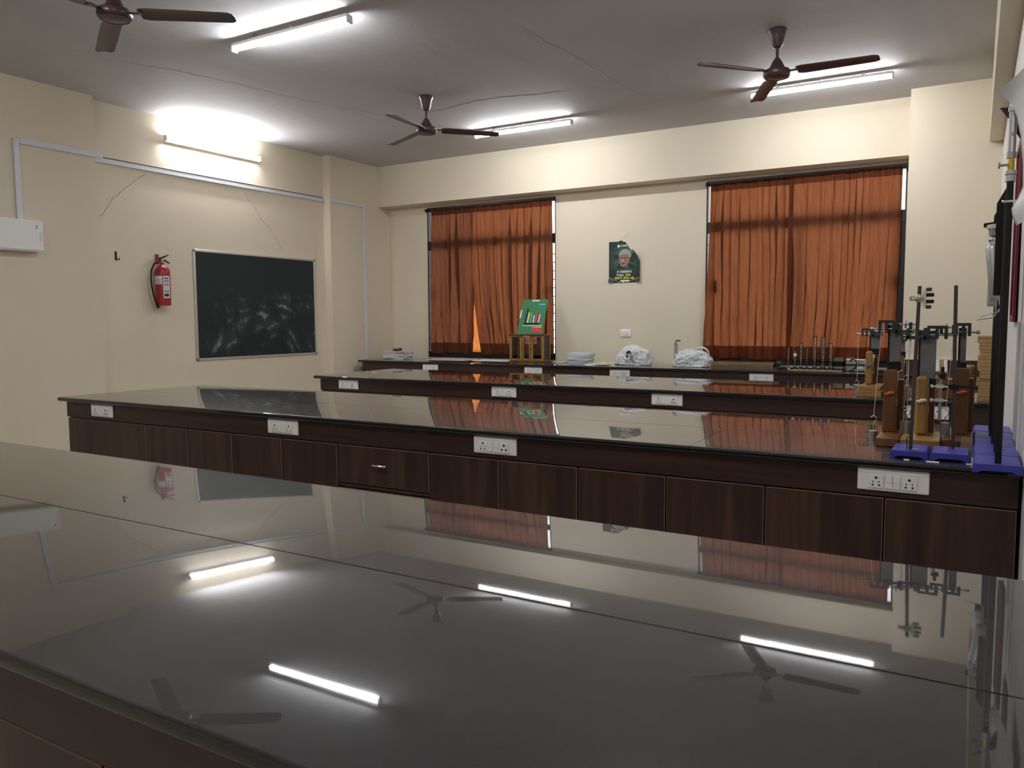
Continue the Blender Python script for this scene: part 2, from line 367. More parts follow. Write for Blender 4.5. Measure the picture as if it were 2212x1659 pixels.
# ------------------------------------------------------------------ curtains
def curtain(x0, x1, zt, zb, seed, mt, label, bx0=0.0, bx1=0.0, y=8.895):
    rnd = random.Random(seed); wd = x1 - x0
    c = thing('curtain', label, 'curtain', ((x0 + x1) / 2, y, zb), group='rust brown window curtains')
    comps = [(rnd.uniform(4, 6), rnd.uniform(0, 6.28), rnd.uniform(.018, .024)), (rnd.uniform(7.5, 10), rnd.uniform(0, 6.28), rnd.uniform(.010, .015)),
             (rnd.uniform(2.2, 3.5), rnd.uniform(0, 6.28), .012)]
    fine = [(rnd.uniform(20, 26), rnd.uniform(0, 6.28), .006), (rnd.uniform(30, 38), rnd.uniform(0, 6.28), .004)]
    H = zt - zb
    def pos(u, v, off=0.0):
        z = H * v; low = 1 - v
        xx = u * wd + .05 * (low ** 1.5) * math.sin(3.1 * u * wd + seed) + .03 * low * noise.noise(Vector((u * 5, v * 2, seed)))
        d = 0
        for fq, ph, am in comps: d += 1.25 * am * (0.35 + 0.75 * low ** 0.7) * math.sin(6.283 * fq * (xx / 1.0) * .9 + ph + 1.2 * noise.noise(Vector((u * 2, v * 1.2, seed + fq))))
        for fq, ph, am in fine: d += am * max(0.0, min(1.0, (v - .55) / .4)) * math.sin(6.283 * fq * xx + ph)
        cr = max(0.0, min(1.0, (.62 - v) / .4))
        d += cr * .026 * noise.noise(Vector((xx * 16 + v * 5 * math.sin(u * 7), v * 5.5, seed * 3.3))) + cr * .011 * noise.noise(Vector((xx * 40 + v * 9, v * 14, seed)))
        if v > .955: d *= .55
        sx_ = 0
        for q_, (fq, ph, am) in enumerate(comps[:2]):
            th = 6.283 * fq * xx * .9 + ph + 1.2 * noise.noise(Vector((u * 2, v * 1.2, seed + fq)))
            sx_ += (.042, .022)[q_] * max(0.0, .40 + 1.4 * noise.noise(Vector((u * 4.2, v * .9, seed * 2 + q_)))) * math.sin(2 * th + .6) * min(1.0, (1 - v) * 3 + .35)
        sx_ *= min(1.0, u * 14, (1 - u) * 14)
        X = -wd / 2 + u * wd + sx_ + bx0 * low ** 2 * (1 - u) + bx1 * low ** 2 * u
        return (X, d + off, z + (.008 * math.sin(u * 9 + seed) if v < .02 else 0))
    nu = int(wd * 190)
    MB().grid(nu, 64, lambda u, v: pos(u, v)).build('drape', mt, c, angle=80, fix=False)
    hh = .145 / H
    MB().grid(nu, 8, lambda u, v: pos(u, v * hh, .004)).build('hem', mt, c, angle=80, fix=False)
    MB().grid(nu, 4, lambda u, v: pos(u, .955 + v * .045, .004)).build('heading', mt, c, angle=80, fix=False)
    return c
curtain(-6.485, -5.80, 2.895, 0.935, 3, M_curt2, 'darker rust curtain panel over left half of the far-left window', 0.0, -.02)
curtain(-5.835, -4.612, 2.892, 0.930, 11, M_curt, 'rust curtain panel behind the green chart, right half of left window', .13, 0.0, y=8.885)
curtain(-2.615, -1.715, 2.893, 0.935, 23, M_curt, 'rust curtain panel hanging above the white carrier bag, left half of right window', -.07, 0.0)
curtain(-1.765, -0.678, 2.893, 0.935, 31, M_curt, 'rust curtain panel behind glass cylinders, right half of right window', 0.0, -.035, y=8.885)
for n, (a, b) in enumerate(WIN):
    r_ = thing('curtain_rod', 'thin dark curtain rod across the top of the %s window' % ('left', 'right')[n], 'curtain rod', ((a + b) / 2, 8.897, 2.876))
    MB().cyl((-(b - a) / 2, 0, 0), ((b - a) / 2, 0, 0), .007, n=8).build('rod', M_frame, r_)
    for s in (-1, 1): bx(s * ((b - a) / 2 - .008) - .008, s * ((b - a) / 2 - .008) + .008, -.012, YW - 8.897 + .02, -.012, .03).build('bracket', M_frame, r_)
# added flap where the left window panels part; its brighter cloth imitates sunlight
fl = thing('curtain', 'narrow orange curtain strip with sunlight put into its colour where the left window panels part', 'curtain', (-5.775, 8.935, .94), group='rust brown window curtains')
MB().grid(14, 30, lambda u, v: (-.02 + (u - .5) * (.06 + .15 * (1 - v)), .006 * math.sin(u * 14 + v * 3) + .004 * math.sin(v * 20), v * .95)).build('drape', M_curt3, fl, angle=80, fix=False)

# ------------------------------------------------------------------ benches
JX = [-5.48, -4.616, -4.205, -3.798, -3.383, -2.963, -2.346, -1.934, -1.522, -1.108, -0.698, -0.267, 0.150]
PLX = [(-5.06, 'A'), (-3.358, 'B'), (-1.95, 'A'), (-0.24, 'B')]
def socket_module(kind):
    mb = MB()
    if kind == 'switch':
        mb.box((0, -.004, 0), (.024, .008, .050), 0, .0015); mb.box((0, -.0085, .010), (.020, .004, .024), 0, .001)
        return mb.mesh('switch', [M_plate])
    mb.box((0, -.004, 0), (.050, .008, .050), 0, .0015)
    holes = [(0, .013, .0050), (-.010, -.002, .0028), (.010, -.002, .0028), (-.011, -.014, .0038), (.011, -.014, .0038)] if kind == 'five' else [(0, .010, .0062), (-.011, -.011, .0052), (.011, -.011, .0052)]
    for hx, hz, r in holes: mb.cyl((hx, -.0075, hz), (hx, -.0086, hz), r, n=10, mi=1)
    return mb.mesh('socket_outlet', [M_plate, M_hole])
ME_SW, ME_5, ME_16 = socket_module('switch'), socket_module('five'), socket_module('big')
ME_PL = MB().box((0, -.005, 0), (.238, .010, .082), 0, .003).box((0, -.0105, .030), (.228, .003, .012), 0, .001).mesh('socket_plate', [M_plate])
def plate(parent, x, y, z, kind):
    p = link('socket_plate', ME_PL, parent, (x, y, z))
    row = [(-.062, ME_5), (-.023, ME_SW), (.012, ME_SW), (.055, ME_16)] if kind == 'A' else [(-.055, ME_5), (-.012, ME_SW), (.014, ME_SW), (.055, ME_5)]
    for dx, me in row: link(me.name.split('.')[0], me, p, (dx, -.0085, -.005))
ORD = ['first', 'second', 'third', 'fourth', 'fifth', 'sixth', 'seventh', 'eighth', 'ninth', 'tenth', 'eleventh', 'twelfth']
def slab(parent, x0, x1, y0, y1, front, back):
    th = .028; r = .012; g = .0012
    a, b = y0 + (0 if front else g), y1 - (0 if back else g)
    poly = []
    def arc(cy, cz, a0, a1, rr):
        for k in range(9):
            w = R(a0 + (a1 - a0) * k / 8); poly.append((cy + rr * math.cos(w), cz + rr * math.sin(w)))
    z1, z0 = T, T - th
    if front: arc(a + r, z0 + r, 270, 180, r); arc(a + r, z1 - r, 180, 90, r)
    else: poly += [(a, z0), (a, z1 - .0012), (a + .0012, z1)]
    if back: arc(b - r, z1 - r, 90, 0, r); arc(b - r, z0 + r, 0, -90, r)
    else: poly += [(b - .0012, z1), (b, z1 - .0012), (b, z0)]
    return MB().prism(poly, x0 + g, x1 - g, 'x').build('slab', M_gran, parent, angle=7)
def door_mesh(w, h, name='door'):
    return MB().box((0, .009, 0), (w - .006, .018, h - .006), 0, .0028, emi=1).mesh(name, [M_door, M_edge])
ME_HANDLE = MB().tube([(-.045, 0, 0), (-.043, -.02, 0), (-.032, -.026, 0), (0, -.029, 0), (.032, -.026, 0), (.043, -.02, 0), (.045, 0, 0)], .005, 8).mesh('handle', [M_chrome])
def bench(F, xl, tag_, where, seams, cross, depth=1.21, doors=True, tilt=0.0):
    wt = thing('worktop', 'polished black granite worktop of the ' + where, 'worktop')
    X0, X1 = xl - .06, .152
    ys = [F] + [F + s for s in seams] + [F + depth]
    for i in range(len(ys) - 1):
        cs = [X0] + [c for c in cross[i] if X0 < c < X1] + [X1]
        for k in range(len(cs) - 1):
            sl = slab(wt, cs[k], cs[k + 1], ys[i], ys[i + 1], i == 0, i == len(ys) - 2)
            if tilt and i == 0:            # this slab was bedded slightly high along its outer edge
                pv = Matrix.Translation((0, ys[1], T)); sl.matrix_local = pv @ Matrix.Rotation(-tilt, 4, 'X') @ pv.inverted()
    fa = thing('bench_fascia', 'dark walnut fascia with white socket plates under the ' + where, 'fascia', (0, F + .03, .776))
    for a, b in ((xl, -2.963), (-2.963, -2.346), (-2.346, .150)):
        bx(a + .0008, b - .0008, 0, .02, -.052, .063 if tilt else .056).build('board', M_fascia, fa)
    for x, k in PLX: plate(fa, x, 0, .010, k)
    bx(xl + .01, .14, .02, depth - .06, -.052, .056).build('sub_frame', M_carc, fa)
    if not doors: return
    for i in range(12):
        a, b = JX[i], JX[i + 1]
        if i == 0: a = xl
        dr = i == 5
        lab = ('walnut drawer cabinet with a chrome handle in the ' + where) if dr else '%s walnut cabinet from the left in the %s' % (ORD[i], where)
        c = thing('drawer_cabinet' if dr else 'cabinet', lab, 'cabinet', ((a + b) / 2, F + .034, 0), group='walnut cabinets of the ' + where)
        w = b - a
        bx(-w / 2 + .001, w / 2 - .001, .02, depth - .05, .08, .722).build('carcass', M_carc, c)
        if xl == a: bx(-w / 2 - .0005, -w / 2 + .0008, .02, depth - .05, .08, .722).build('end_panel', M_door, c)
        bx(-w / 2 + .02, w / 2 - .02, .06, depth - .09, 0, .08).build('plinth', M_carc, c)
        if dr:
            d = link('drawer', door_mesh(w, .212, 'drawer'), c, (0, 0, .614)); link('handle', ME_HANDLE, d, (-.005, 0, .012))
            bx(-w / 2 + .003, w / 2 - .003, .004, .02, .488, .504, 0, .002).build('rail', M_door, c)
            link('door', door_mesh(w, .40), c, (0, 0, .285))
        else: link('door', door_mesh(w, .635), c, (0, 0, .402))
bench(0.63, -5.48, 1, 'nearest bench', [.62], [[-4.2], [-4.2]])
bench(3.14, -5.48, 2, 'second bench', [.58], [[-4.9, -1.0], [-2.72]])
bench(5.57, -5.42, 3, 'third bench', [.60], [[-4.78, -2.0], [-4.78, -1.5]])
# the wall bench
wt = thing('worktop', 'polished black granite worktop running along the window wall', 'worktop')
for a, b in ((-7.13, -4.9), (-4.9, -2.72), (-2.72, -0.6)): slab(wt, a, b, 8.08, YW - .003, True, False)
slab(wt, -0.6, .152, 8.08, 8.395, True, False)
fa = thing('bench_fascia', 'dark walnut fascia with socket plates under the window wall worktop', 'fascia', (0, 8.11, .776))
for a, b in ((-7.08, -2.963), (-2.963, .150)): bx(a + .0008, b - .0008, 0, .02, -.052, .056).build('board', M_fascia, fa)
for x, k in ((-5.95, 'A'), (-4.46, 'B'), (-3.37, 'A'), (-1.84, 'B')): plate(fa, x, 0, .010, k)
bx(-7.07, -.61, .02, .80, -.052, .056).build('sub_frame', M_carc, fa)
wc = thing('cabinet', 'long walnut cabinet row beneath the window wall fascia', 'cabinet', (-3.85, 8.114, 0))
bx(-3.23, 3.24, .02, .80, .08, .722).build('carcass', M_carc, wc)
for k in range(15): link('door', door_mesh(.43, .635), wc, (-3.01 + k * .43, 0, .402))
bs = thing('backsplash', 'dark brown backsplash board along the corner column', 'backsplash', (0, 8.4, T))
bx(-.585, .15, -.018, 0, 0, .125).build('board', M_fascia, bs); bx(-.585, .15, -.03, 0, .126, .138).build('ledge', M_wall, bs)

# ------------------------------------------------------------------ lights
def batten(name_label, p0, p1, down, mount):
    p0 = Vector(p0); p1 = Vector(p1); d = p1 - p0; l = d.length
    t = thing('tube_light', name_label, 'tube light', (p0 + p1) / 2, group='lit white tube lights')
    ex = d.normalized(); ez = -Vector(down); ey = ez.cross(ex)
    M = Matrix((ex, ey, ez)).transposed().to_4x4()
    MB().box((0, 0, .0125), (l - .02, .058, .025), 0, .003, M).build('housing', M_white, t)
    pr = [(-.026, 0)] + [(.026 * -math.cos(R(a)), -.032 * math.sin(R(a))) for a in range(15, 180, 15)] + [(.026, 0)]
    MB().prism(pr, -l / 2 + .012, l / 2 - .012, 'x', 0, M).build('diffuser', M_tube, t)
    for s in (-1, 1): MB().box((s * (l / 2 - .006), 0, -.008), (.012, .058, .056), 0, .003, M).build('end_cap', M_white, t)
    for s in (-.3, .3): MB().box((s * l, 0, .02 + mount / 2), (.03, .014, mount + .01), 0, 0, M).build('clip', M_steel, t)
    MB().tube([M @ Vector((.02 * math.cos(a) + .02, 0, .02 + .028 * math.sin(a))) for a in [k * .4 for k in range(9)]], .003, 6).build('feed_cable', M_white, t)
    return t
zb = CE - .055
batten('lit tube light on the ceiling beside the nearest fan, upper left', (-4.93, 4.265, zb), (-3.77, 4.265, zb), (0, 0, -1), .03)
batten('lit tube light on the ceiling right of the middle fan', (-4.92, 7.61, zb), (-3.715, 7.61, zb), (0, 0, -1), .03)
batten('lit tube light on the ceiling below the right-hand fan', (-1.875, 7.61, zb), (-.675, 7.61, zb), (0, 0, -1), .03)
batten('lit tube light on the ceiling above the second bench right end', (-1.88, 3.95, zb), (-.68, 3.95, zb), (0, 0, -1), .03)
batten('lit tube light on the ceiling above the nearest bench left part', (-4.93, .95, zb), (-3.73, .95, zb), (0, 0, -1), .03)
batten('lit tube light on the ceiling above the nearest bench right part', (-1.88, .6, zb), (-.68, .6, zb), (0, 0, -1), .03)
batten('lit tube light fixed on the left wall above the trunking', (XL + .055, 5.38, 3.275), (XL + .055, 6.64, 3.275), (1, 0, 0), .03)

# ------------------------------------------------------------------ ceiling fans
def fan(loc, a0, label):
    t = thing('ceiling_fan', label, 'ceiling fan', (loc[0], loc[1], CE), group='maroon ceiling fans')
    t.rotation_euler.z = 0
    MB().lathe([(.0, .0), (.062, .0), (.070, -.012), (.062, -.03), (.052, -.06), (.044, -.10), (.030, -.128), (.018, -.135), (.0, -.135)], 24).build('canopy', M_fan, t)
    MB().cyl((0, 0, -.12), (0, 0, -.235), .0115, n=14).build('down_rod', M_fan, t)
    MB().lathe([(.0, -.205), (.014, -.205), (.022, -.213), (.036, -.235), (.052, -.268), (.060, -.288), (.0, -.288)], 24).build('rod_cover', M_fan, t)
    MB().lathe([(.0, -.286), (.055, -.286), (.085, -.291), (.097, -.303), (.100, -.325), (.094, -.340), (.088, -.347), (.084, -.348), (.081, -.344), (.070, -.346), (.03, -.352), (.0, -.353)], 32).build('motor', M_fan, t)
    MB().lathe([(.084, -.3465), (.087, -.3475), (.0885, -.3455), (.084, -.3465)], 32).build('trim_ring', M_rod, t)
    for k in range(3):
        a = R(a0 + 120 * k); Rz = Matrix.Rotation(a, 4, 'Z')
        iron = MB().box((.125, 0, -.312), (.07, .035, .005), 0, .002, Rz).box((.155, 0, -.312), (.03, .05, .006), 0, .002, Rz)
        def bl(u, v, s):
            r = .145 + u * .555; w = .062 - .004 * u if u > .06 else .046 + .25 * u
            if u > .95: w *= math.sqrt(max(0.02, 1 - ((u - .95) / .05) ** 2 * .55))
            y = (v - .5) * 2 * w; ang = R(-11 + 5 * u)
            return Rz @ Vector((r, y * math.cos(ang), -.309 + y * math.sin(ang) - .02 * u + s * .0022 - .10 * (v - .5) ** 2 * .25))
        m2 = MB(); m2.grid(20, 6, lambda u, v: bl(u, v, 1)); m2.grid(20, 6, lambda u, v: bl(u, v, -1))
        per = [(i, 0) for i in range(20)] + [(20, j) for j in range(6)] + [(i, 6) for i in range(20, 0, -1)] + [(0, j) for j in range(6, 0, -1)]
        ids = [j * 21 + i for i, j in per]; n0 = 21 * 7
        m2.f += [(ids[q], ids[(q + 1) % len(ids)], ids[(q + 1) % len(ids)] + n0, ids[q] + n0) for q in range(len(ids))]; m2.m += [0] * len(ids)
        b = m2.build('blade', M_fan, t); iron.build('blade_iron', M_fan, b)
fan((-4.44, 2.97), 32, 'maroon ceiling fan cut off at the top left corner')
fan((-4.584, 6.233), 39, 'maroon ceiling fan in the middle, left of a ceiling tube light')
fan((-1.334, 6.18), -5, 'maroon ceiling fan at right, above a ceiling tube light')

# ------------------------------------------------------------------ left wall things
cb = thing('chalkboard', 'dark green chalkboard with smeared chalk on the left wall', 'chalkboard', (XL, 5.712, .955))
Wd, Hd = 1.832, 1.216
bx(0, .012, .01, Wd - .01, .01, Hd - .01).build('writing_surface', M_chalk, cb)
for a in ((0, .018, 0.02, Wd - .02, 0, .026), (0, .018, 0.02, Wd - .02, Hd - .026, Hd), (0, .018, 0, .026, .02, Hd - .02), (0, .018, Wd - .026, Wd, .02, Hd - .02)):
    bx(*a, 0, .004).build('frame_rail', M_alu, cb)
for yy in (0.014, Wd - .014):
    for zz in (0.014, Hd - .014): MB().box((.011, yy, zz), (.022, .034, .034), 0, .009).build('corner_cap', M_cap, cb)
fe = thing('fire_extinguisher', 'red fire extinguisher with black hose hung on the left wall', 'fire extinguisher', (XL + .08, 5.275, 1.553))
body = MB().lathe([(.0, .012), (.068, .012), (.068, .0), (.075, .0), (.075, .345), (.070, .372), (.055, .395), (.032, .412), (.022, .42), (.022, .44), (.0, .44)], 28).build('cylinder', M_red, fe)
MB().lathe([(.0, .43), (.017, .43), (.017, .475), (.010, .48), (.0, .48)], 16).build('valve', M_steel, fe)
hd = MB(); hd.prism([(-.03, .470), (.03, .495), (.075, .520), (.078, .528), (.03, .510), (-.03, .488)], -.011, .011, 'x'); hd.prism([(-.02, .455), (.03, .458), (.085, .435), (.088, .443), (.035, .470), (-.02, .468)], -.010, .010, 'x')
hd.build('lever', M_black, fe)
MB().tube([(0.0, -.01, .462), (.005, -.045, .46), (.008, -.095, .425), (.008, -.128, .36), (.008, -.140, .27), (.008, -.132, .18), (.008, -.112, .09), (.008, -.088, .03), (.008, -.076, .0)], .0085, 10).build('hose', M_black, fe)
MB().cyl((.008, -.084, .02), (.008, -.066, -.025), .0115, .014, 12).build('nozzle', M_black, fe)
def wrap(a0, a1, z0, z1, name, mt, r=.0758):
    mb = MB(); mb.grid(10, 2, lambda u, v: (r * math.cos(R(a0 + (a1 - a0) * u)), r * math.sin(R(a0 + (a1 - a0) * u)), z0 + (z1 - z0) * v)); return mb.build(name, mt, body)
wrap(-105, -40, .215, .30, 'paper_tag', M_paper)
wrap(-32, 22, .075, .30, 'instruction_label', M_paper)
for k, (z0, z1, mt) in enumerate(((.27, .285, M_navy), (.235, .262, M_steel), (.20, .225, M_steel), (.165, .190, M_pinkp), (.13, .155, M_steel), (.09, .12, M_hole))): wrap(-26, 12, z0, z1, 'label_picture', mt, .0762)
for k in range(6): wrap(-97, -48, .225 + k * .009, .228 + k * .009, 'label_line', M_cap, .0762)
bx(-.08, -.060, -.02, .012, .43, .53).build('wall_bracket', M_red, fe); bx(-.062, 0, -.008, .008, .445, .46).build('hook_arm', M_red, fe)
hk = thing('wall_hook', 'small black L shaped wall hook left of the extinguisher', 'wall hook', (XL, 4.82, 1.995))
bx(0, .004, -.012, .012, 0, .085, 0, .001).build('back_strip', M_black, hk)
MB().tube([(.003, 0, .006), (.035, .004, .004), (.05, .006, .010), (.052, .006, .02)], .005, 8).build('prong', M_black, hk)
for lb, segs in (('white cable trunking in an L above the white wall unit', ((XP, XP + .022, 3.83, 3.878, 2.277, 2.975), (XP, XP + .022, 3.88, 4.64, 2.935, 2.985))),
                 ('long white cable trunking above the chalkboard', ((XL, XL + .024, 4.60, 7.733, 2.92, 2.967),)),
                 ('white cable trunking turning down the corner to the window bench', ((XP, XP + .020, 7.70, 8.36, 2.915, 2.957), (XP, XP + .020, 8.362, 8.402, .862, 2.957)))):
    tr = thing('cable_trunking', lb, 'cable trunking', (segs[0][0], segs[0][2], segs[-1][4]))
    for a in segs:
        bx(a[0] - tr.location.x, a[1] - tr.location.x, a[2] - tr.location.y, a[3] - tr.location.y, a[4] - tr.location.z, a[5] - tr.location.z, 0, .002).build('duct', M_trunk, tr)
    if len(segs) == 1: bx(.022, .026, .1, 3.1, .046, .054).build('lid_gap', M_hole, tr)
wu = thing('wall_unit', 'white wall mounted unit with a small oval button under the trunking', 'wall unit', (XP, 3.2, 2.005))
MB().box((.055, .395, .135), (.11, .81, .27), 0, .014).build('casing', M_white, wu)
MB().prism([(.775 + .012 * math.cos(R(a)), .13 + (.032 if math.sin(R(a)) > 0 else -.032) + .012 * math.sin(R(a))) for a in range(0, 360, 24)], .108, .1125, 'x').build('button', M_trunk, wu)
bx(.109, .1112, .735, .742, .195, .228).build('slot', M_cap, wu)

# ------------------------------------------------------------------ back wall poster and switch
pw, ph = .40, .50
po = thing('poster', 'dark green portrait poster with curled torn corner between the windows', 'poster', (-3.86, YW - .004, 1.825))
def curl(u, v):
    x = u * pw; z = v * ph; y = -.002
    k = max(0.0, (u * .9 + v - 1.38)); y -= .35 * k * k * 2.2; x -= .10 * k; z -= .16 * k
    k2 = max(0.0, .14 - v) * max(0, abs(u - .5) - .33) * 6; y -= .16 * k2
    if u > .93: y -= (u - .93) * .25
    return (x, y, z)
mb = MB(); NU, NV = 40, 50; idx = {}
def keep(u, v): return v < .97 + .04 * min(1, u * 1.6) and not (v > 1.0 - max(0, (u - .56)) * 1.5 and u > .56 and u < .78) and not (u >= .78 and v > .67 + .17 * math.sqrt(max(0, 1 - ((u - .80) / .2) ** 2)))
for j in range(NV + 1):
    for i in range(NU + 1):
        idx[(i, j)] = len(mb.v); mb.v.append(curl(i / NU, j / NV))
for j in range(NV):
    for i in range(NU):
        if keep((i + .5) / NU, (j + .5) / NV): mb.f.append((idx[(i, j)], idx[(i + 1, j)], idx[(i + 1, j + 1)], idx[(i, j + 1)])); mb.m.append(0)
mb.build('sheet', M_poster, po, angle=60, fix=False)
def flat(name, poly, mt, dy, parent=None): return MB().prism(poly, -.0030 - dy, -.0026 - dy, 'y').build(name, mt, parent or po)
def ell(cx, cz, rx, rz, n=24, a0=0, a1=360): return [(cx + rx * math.cos(R(a0 + (a1 - a0) * k / n)), cz + rz * math.sin(R(a0 + (a1 - a0) * k / n))) for k in range(n if a1 - a0 == 360 else n + 1)]
flat('printed_headrest', ell(.095, .305, .035, .03), M_jacket, .0004); flat('printed_headrest', ell(.30, .29, .045, .055), M_jacket, .0004)
flat('printed_shoulders', [(.09, .165), (.12, .215), (.15, .235), (.25, .24), (.32, .20), (.335, .165)], M_jacket, .0008)
flat('printed_collar', [(.205, .168), (.245, .205), (.262, .168)], M_bluep, .0012)
flat('printed_hair', ell(.21, .33, .078, .068), M_hair, .0012)
flat('printed_face', [(.135, .30), (.14, .225), (.165, .19), (.20, .182), (.235, .20), (.262, .25), (.27, .30), (.25, .335), (.19, .34), (.15, .325)], M_skin, .0016)
flat('printed_brow', [(.155, .297), (.195, .299), (.255, .297), (.255, .290), (.155, .290)], M_jacket, .0020)
flat('printed_mouth', ell(.185, .226, .022, .006), M_jacket, .0020)
flat('printed_nose', [(.180, .285), (.170, .25), (.188, .248)], M_pinkp, .0020)
flat('printed_emblem', ell(.125, .435, .014, .018), M_text, .0006)
ry = (R(90), 0, 0)
textmesh('lettering', 'CAMBRI', .032, M_text, po, (.145, -.0032, .428), ry, .0004, 'LEFT')
textmesh('lettering', 'n matters', .048, M_text, po, (.20, -.0045, .118), ry, .0008)
textmesh('lettering', 'if you', .040, M_text, po, (.148, -.0045, .080), ry, .0008)
textmesh('lettering', 'just', .044, M_yel, po, (.248, -.0045, .080), ry, .0008)
textmesh('lettering', "don't give up.", .048, M_yel, po, (.205, -.0045, .042), ry, .0009)
flat('printed_box', [(.15, .012), (.265, .012), (.265, .030), (.15, .030)], M_text, .001)
mb = MB(); mb.tube([(.0, -.014, .062), (.08, -.008, .03), (.15, -.004, .002)], .0014, 5); mb.tube([(.40, -.02, .055), (.30, -.009, .022), (.21, -.004, .002)], .0014, 5); mb.build('crease', M_text, po)
for x, z in ((.195, .493), (.19, .006)): flat('tape', ell(x, z, .010, .010, 12), M_text, .004)
nl = thing('nail', 'small dark nail in the wall above the poster', 'nail', (-3.66, YW, 2.395))
MB().cyl((0, 0, 0), (0, -.025, .004), .003, n=8).cyl((0, -.025, .004), (0, -.027, .0045), .008, n=10).build('shank', M_steel, nl)
sw = thing('wall_switch', 'white wall switch and socket below the poster', 'wall switch', (-3.638, YW, 1.217))
MB().box((0, -.006, 0), (.135, .012, .09), 0, .004).build('plate', M_plate, sw)
for dx, me in ((-.03, ME_SW), (.018, ME_5)): link(me.name.split('.')[0], me, sw, (dx, -.012, 0))

# ------------------------------------------------------------------ things on the wall bench
def bookstack(x, y, n, w, d, thick, mats, group, labfn, rz0, jit):
    z = T
    for k in range(n):
        b = thing('magazine' if 'magaz' in group else 'exercise_book', labfn(k, n), 'magazine' if 'magaz' in group else 'book', (x + random.uniform(-jit, jit), y + random.uniform(-jit, jit), z), rz0 + random.uniform(-.16, .16), group)
        ww, dd, tt = w * random.uniform(.95, 1.03), d * random.uniform(.95, 1.03), thick * random.uniform(.8, 1.2)
        sag = .004 * (k / n)
        def surf(zz): return lambda u, v: (-ww / 2 + u * ww, -dd / 2 + v * dd, zz + 4 * sag * (u - .5) ** 2)
        def slabm(z0, z1, e):
            m_ = MB(); nx = 8
            vs = []
            for zz in (z0, z1):
                for i in range(nx + 1):
                    for v in (0, 1):
                        u = i / nx; vs.append((-ww / 2 - e + u * (ww + 2 * e), (-dd / 2 - e) + v * (dd + 2 * e), zz + 4 * sag * (u - .5) ** 2))
            q = 2 * (nx + 1); fs = []
            for i in range(nx):
                a = 2 * i; fs += [(a, a + 1, a + 3, a + 2), (q + a, q + a + 2, q + a + 3, q + a + 1), (a, a + 2, q + a + 2, q + a), (a + 1, q + a + 1, q + a + 3, a + 3)]
            fs += [(0, q, q + 1, 1), (q - 2, q - 1, 2 * q - 1, 2 * q - 2)]
            return m_.add(vs, fs)
        slabm(.001, tt - .001, -.003).build('pages', random.choice((M_paper, M_paper, M_paper2, M_pink if 'magaz' in group else M_lblue)), b)
        c = mats[k % len(mats)]
        m_ = slabm(0, .001, 0); m2 = slabm(tt - .001, tt, 0); m_.add(m2.v, m2.f); m_.build('cover', c, b)
        z += tt + .0003
    return z
def nth(base, where):
    def f(k, n):
        if k == 0: return 'lowest %s in %s' % (base, where)
        if k == n - 1: return 'topmost %s in %s' % (base, where)
        return '%s %s from the bottom in %s' % (ORD[k], base, where)
    return f
zt = bookstack(-6.83, 8.56, 7, .34, .26, .015, [M_paper2, M_pink, M_paper, M_lblue, M_pink, M_paper2, M_pink], 'magazines in the stack left of the left window', nth('worn magazine', 'the stack left of the left window'), .15, .012)
sb = thing('small_box', 'small black box on top of the magazine stack', 'box', (-6.84, 8.56, zt + .006), .1)
MB().box((0, 0, .018), (.105, .07, .036), 0, .002).build('body', M_black, sb); bx(-.05, .05, -.0362, -.0352, .022, .030).build('label', M_paper2, sb)
bookstack(-4.05, 8.54, 8, .28, .22, .015, [M_lblue, M_paper, M_lblue, M_pink, M_lblue, M_paper, M_lblue, M_lblue], 'exercise books stacked beside the left window', nth('pale blue exercise book', 'the stack right of the glass case'), .2, .008)
for k, (x, y, w, d, rz, mt, lb) in enumerate(((-6.0, 8.66, .62, .34, .03, M_paper2, 'flat newspaper sheets on the bench under the left window'), (-5.32, 8.68, .55, .32, -.05, M_paper, 'white paper sheets left of the wooden glass case'), (-3.72, 8.36, .34, .22, .25, M_paper, 'loose white leaflets spread before the white bag'), (-3.70, 8.50, .30, .21, -.15, M_paper2, 'grey leaflet lying under the lime green one'), (-3.70, 8.54, .26, .19, .35, M_lime, 'lime green leaflet on the papers by the white bag'), (-3.68, 8.30, .22, .15, -.4, M_pinkp, 'pink edged leaflet beside the white bag'), (-4.38, 8.66, .16, .2, .1, M_paper2, 'thin papers between glass case and exercise books'))):
    zz = T + (.0 if k not in (3, 4, 5) else (.0, 0, 0, .0082, .0124, .0082)[k])
    p = thing('paper_sheets', lb, 'paper', (x, y, zz), rz)
    for q in range(3): MB().box((random.uniform(-.008, .008), random.uniform(-.008, .008), .0012 + q * .0026), (w - q * .01, d - q * .012, .0022), 0, 0, Matrix.Rotation(random.uniform(-.02, .02), 4, 'Z')).build('sheet', mt if q != 1 else M_paper, p)
# wooden glass balance case with the green chart on top
bc = thing('balance_case', 'wooden physical balance case with glass panes on the window bench', 'balance case', (-4.815, 8.67, T), R(8))
W2, D2, H2 = .225, .13, .33
bx(-W2, W2, -D2, D2, 0, .022, 0, .003).build('base', M_dwood, bc); bx(-W2 - .012, W2 + .012, -D2 - .012, D2 + .012, H2, H2 + .018, 0, .003).build('top', M_dwood, bc)
for x in (-W2 + .014, W2 - .014):
    for y in (-D2 + .014, D2 - .014): bx(x - .014, x + .014, y - .014, y + .014, .022, H2).build('corner_post', M_oak, bc)
for x in (-.075, -.045, .045, .075): bx(x - .011, x + .011, -D2 + .002, -D2 + .020, .022, H2).build('door_stile', M_oak, bc)
for z in (.03, H2 - .012): bx(-W2 + .028, W2 - .028, -D2 + .002, -D2 + .02, z - .008, z + .012).build('door_rail', M_oak, bc)
bx(-W2 + .028, W2 - .028, -D2 + .010, -D2 + .013, .042, H2 - .02).build('front_pane', M_glass, bc)
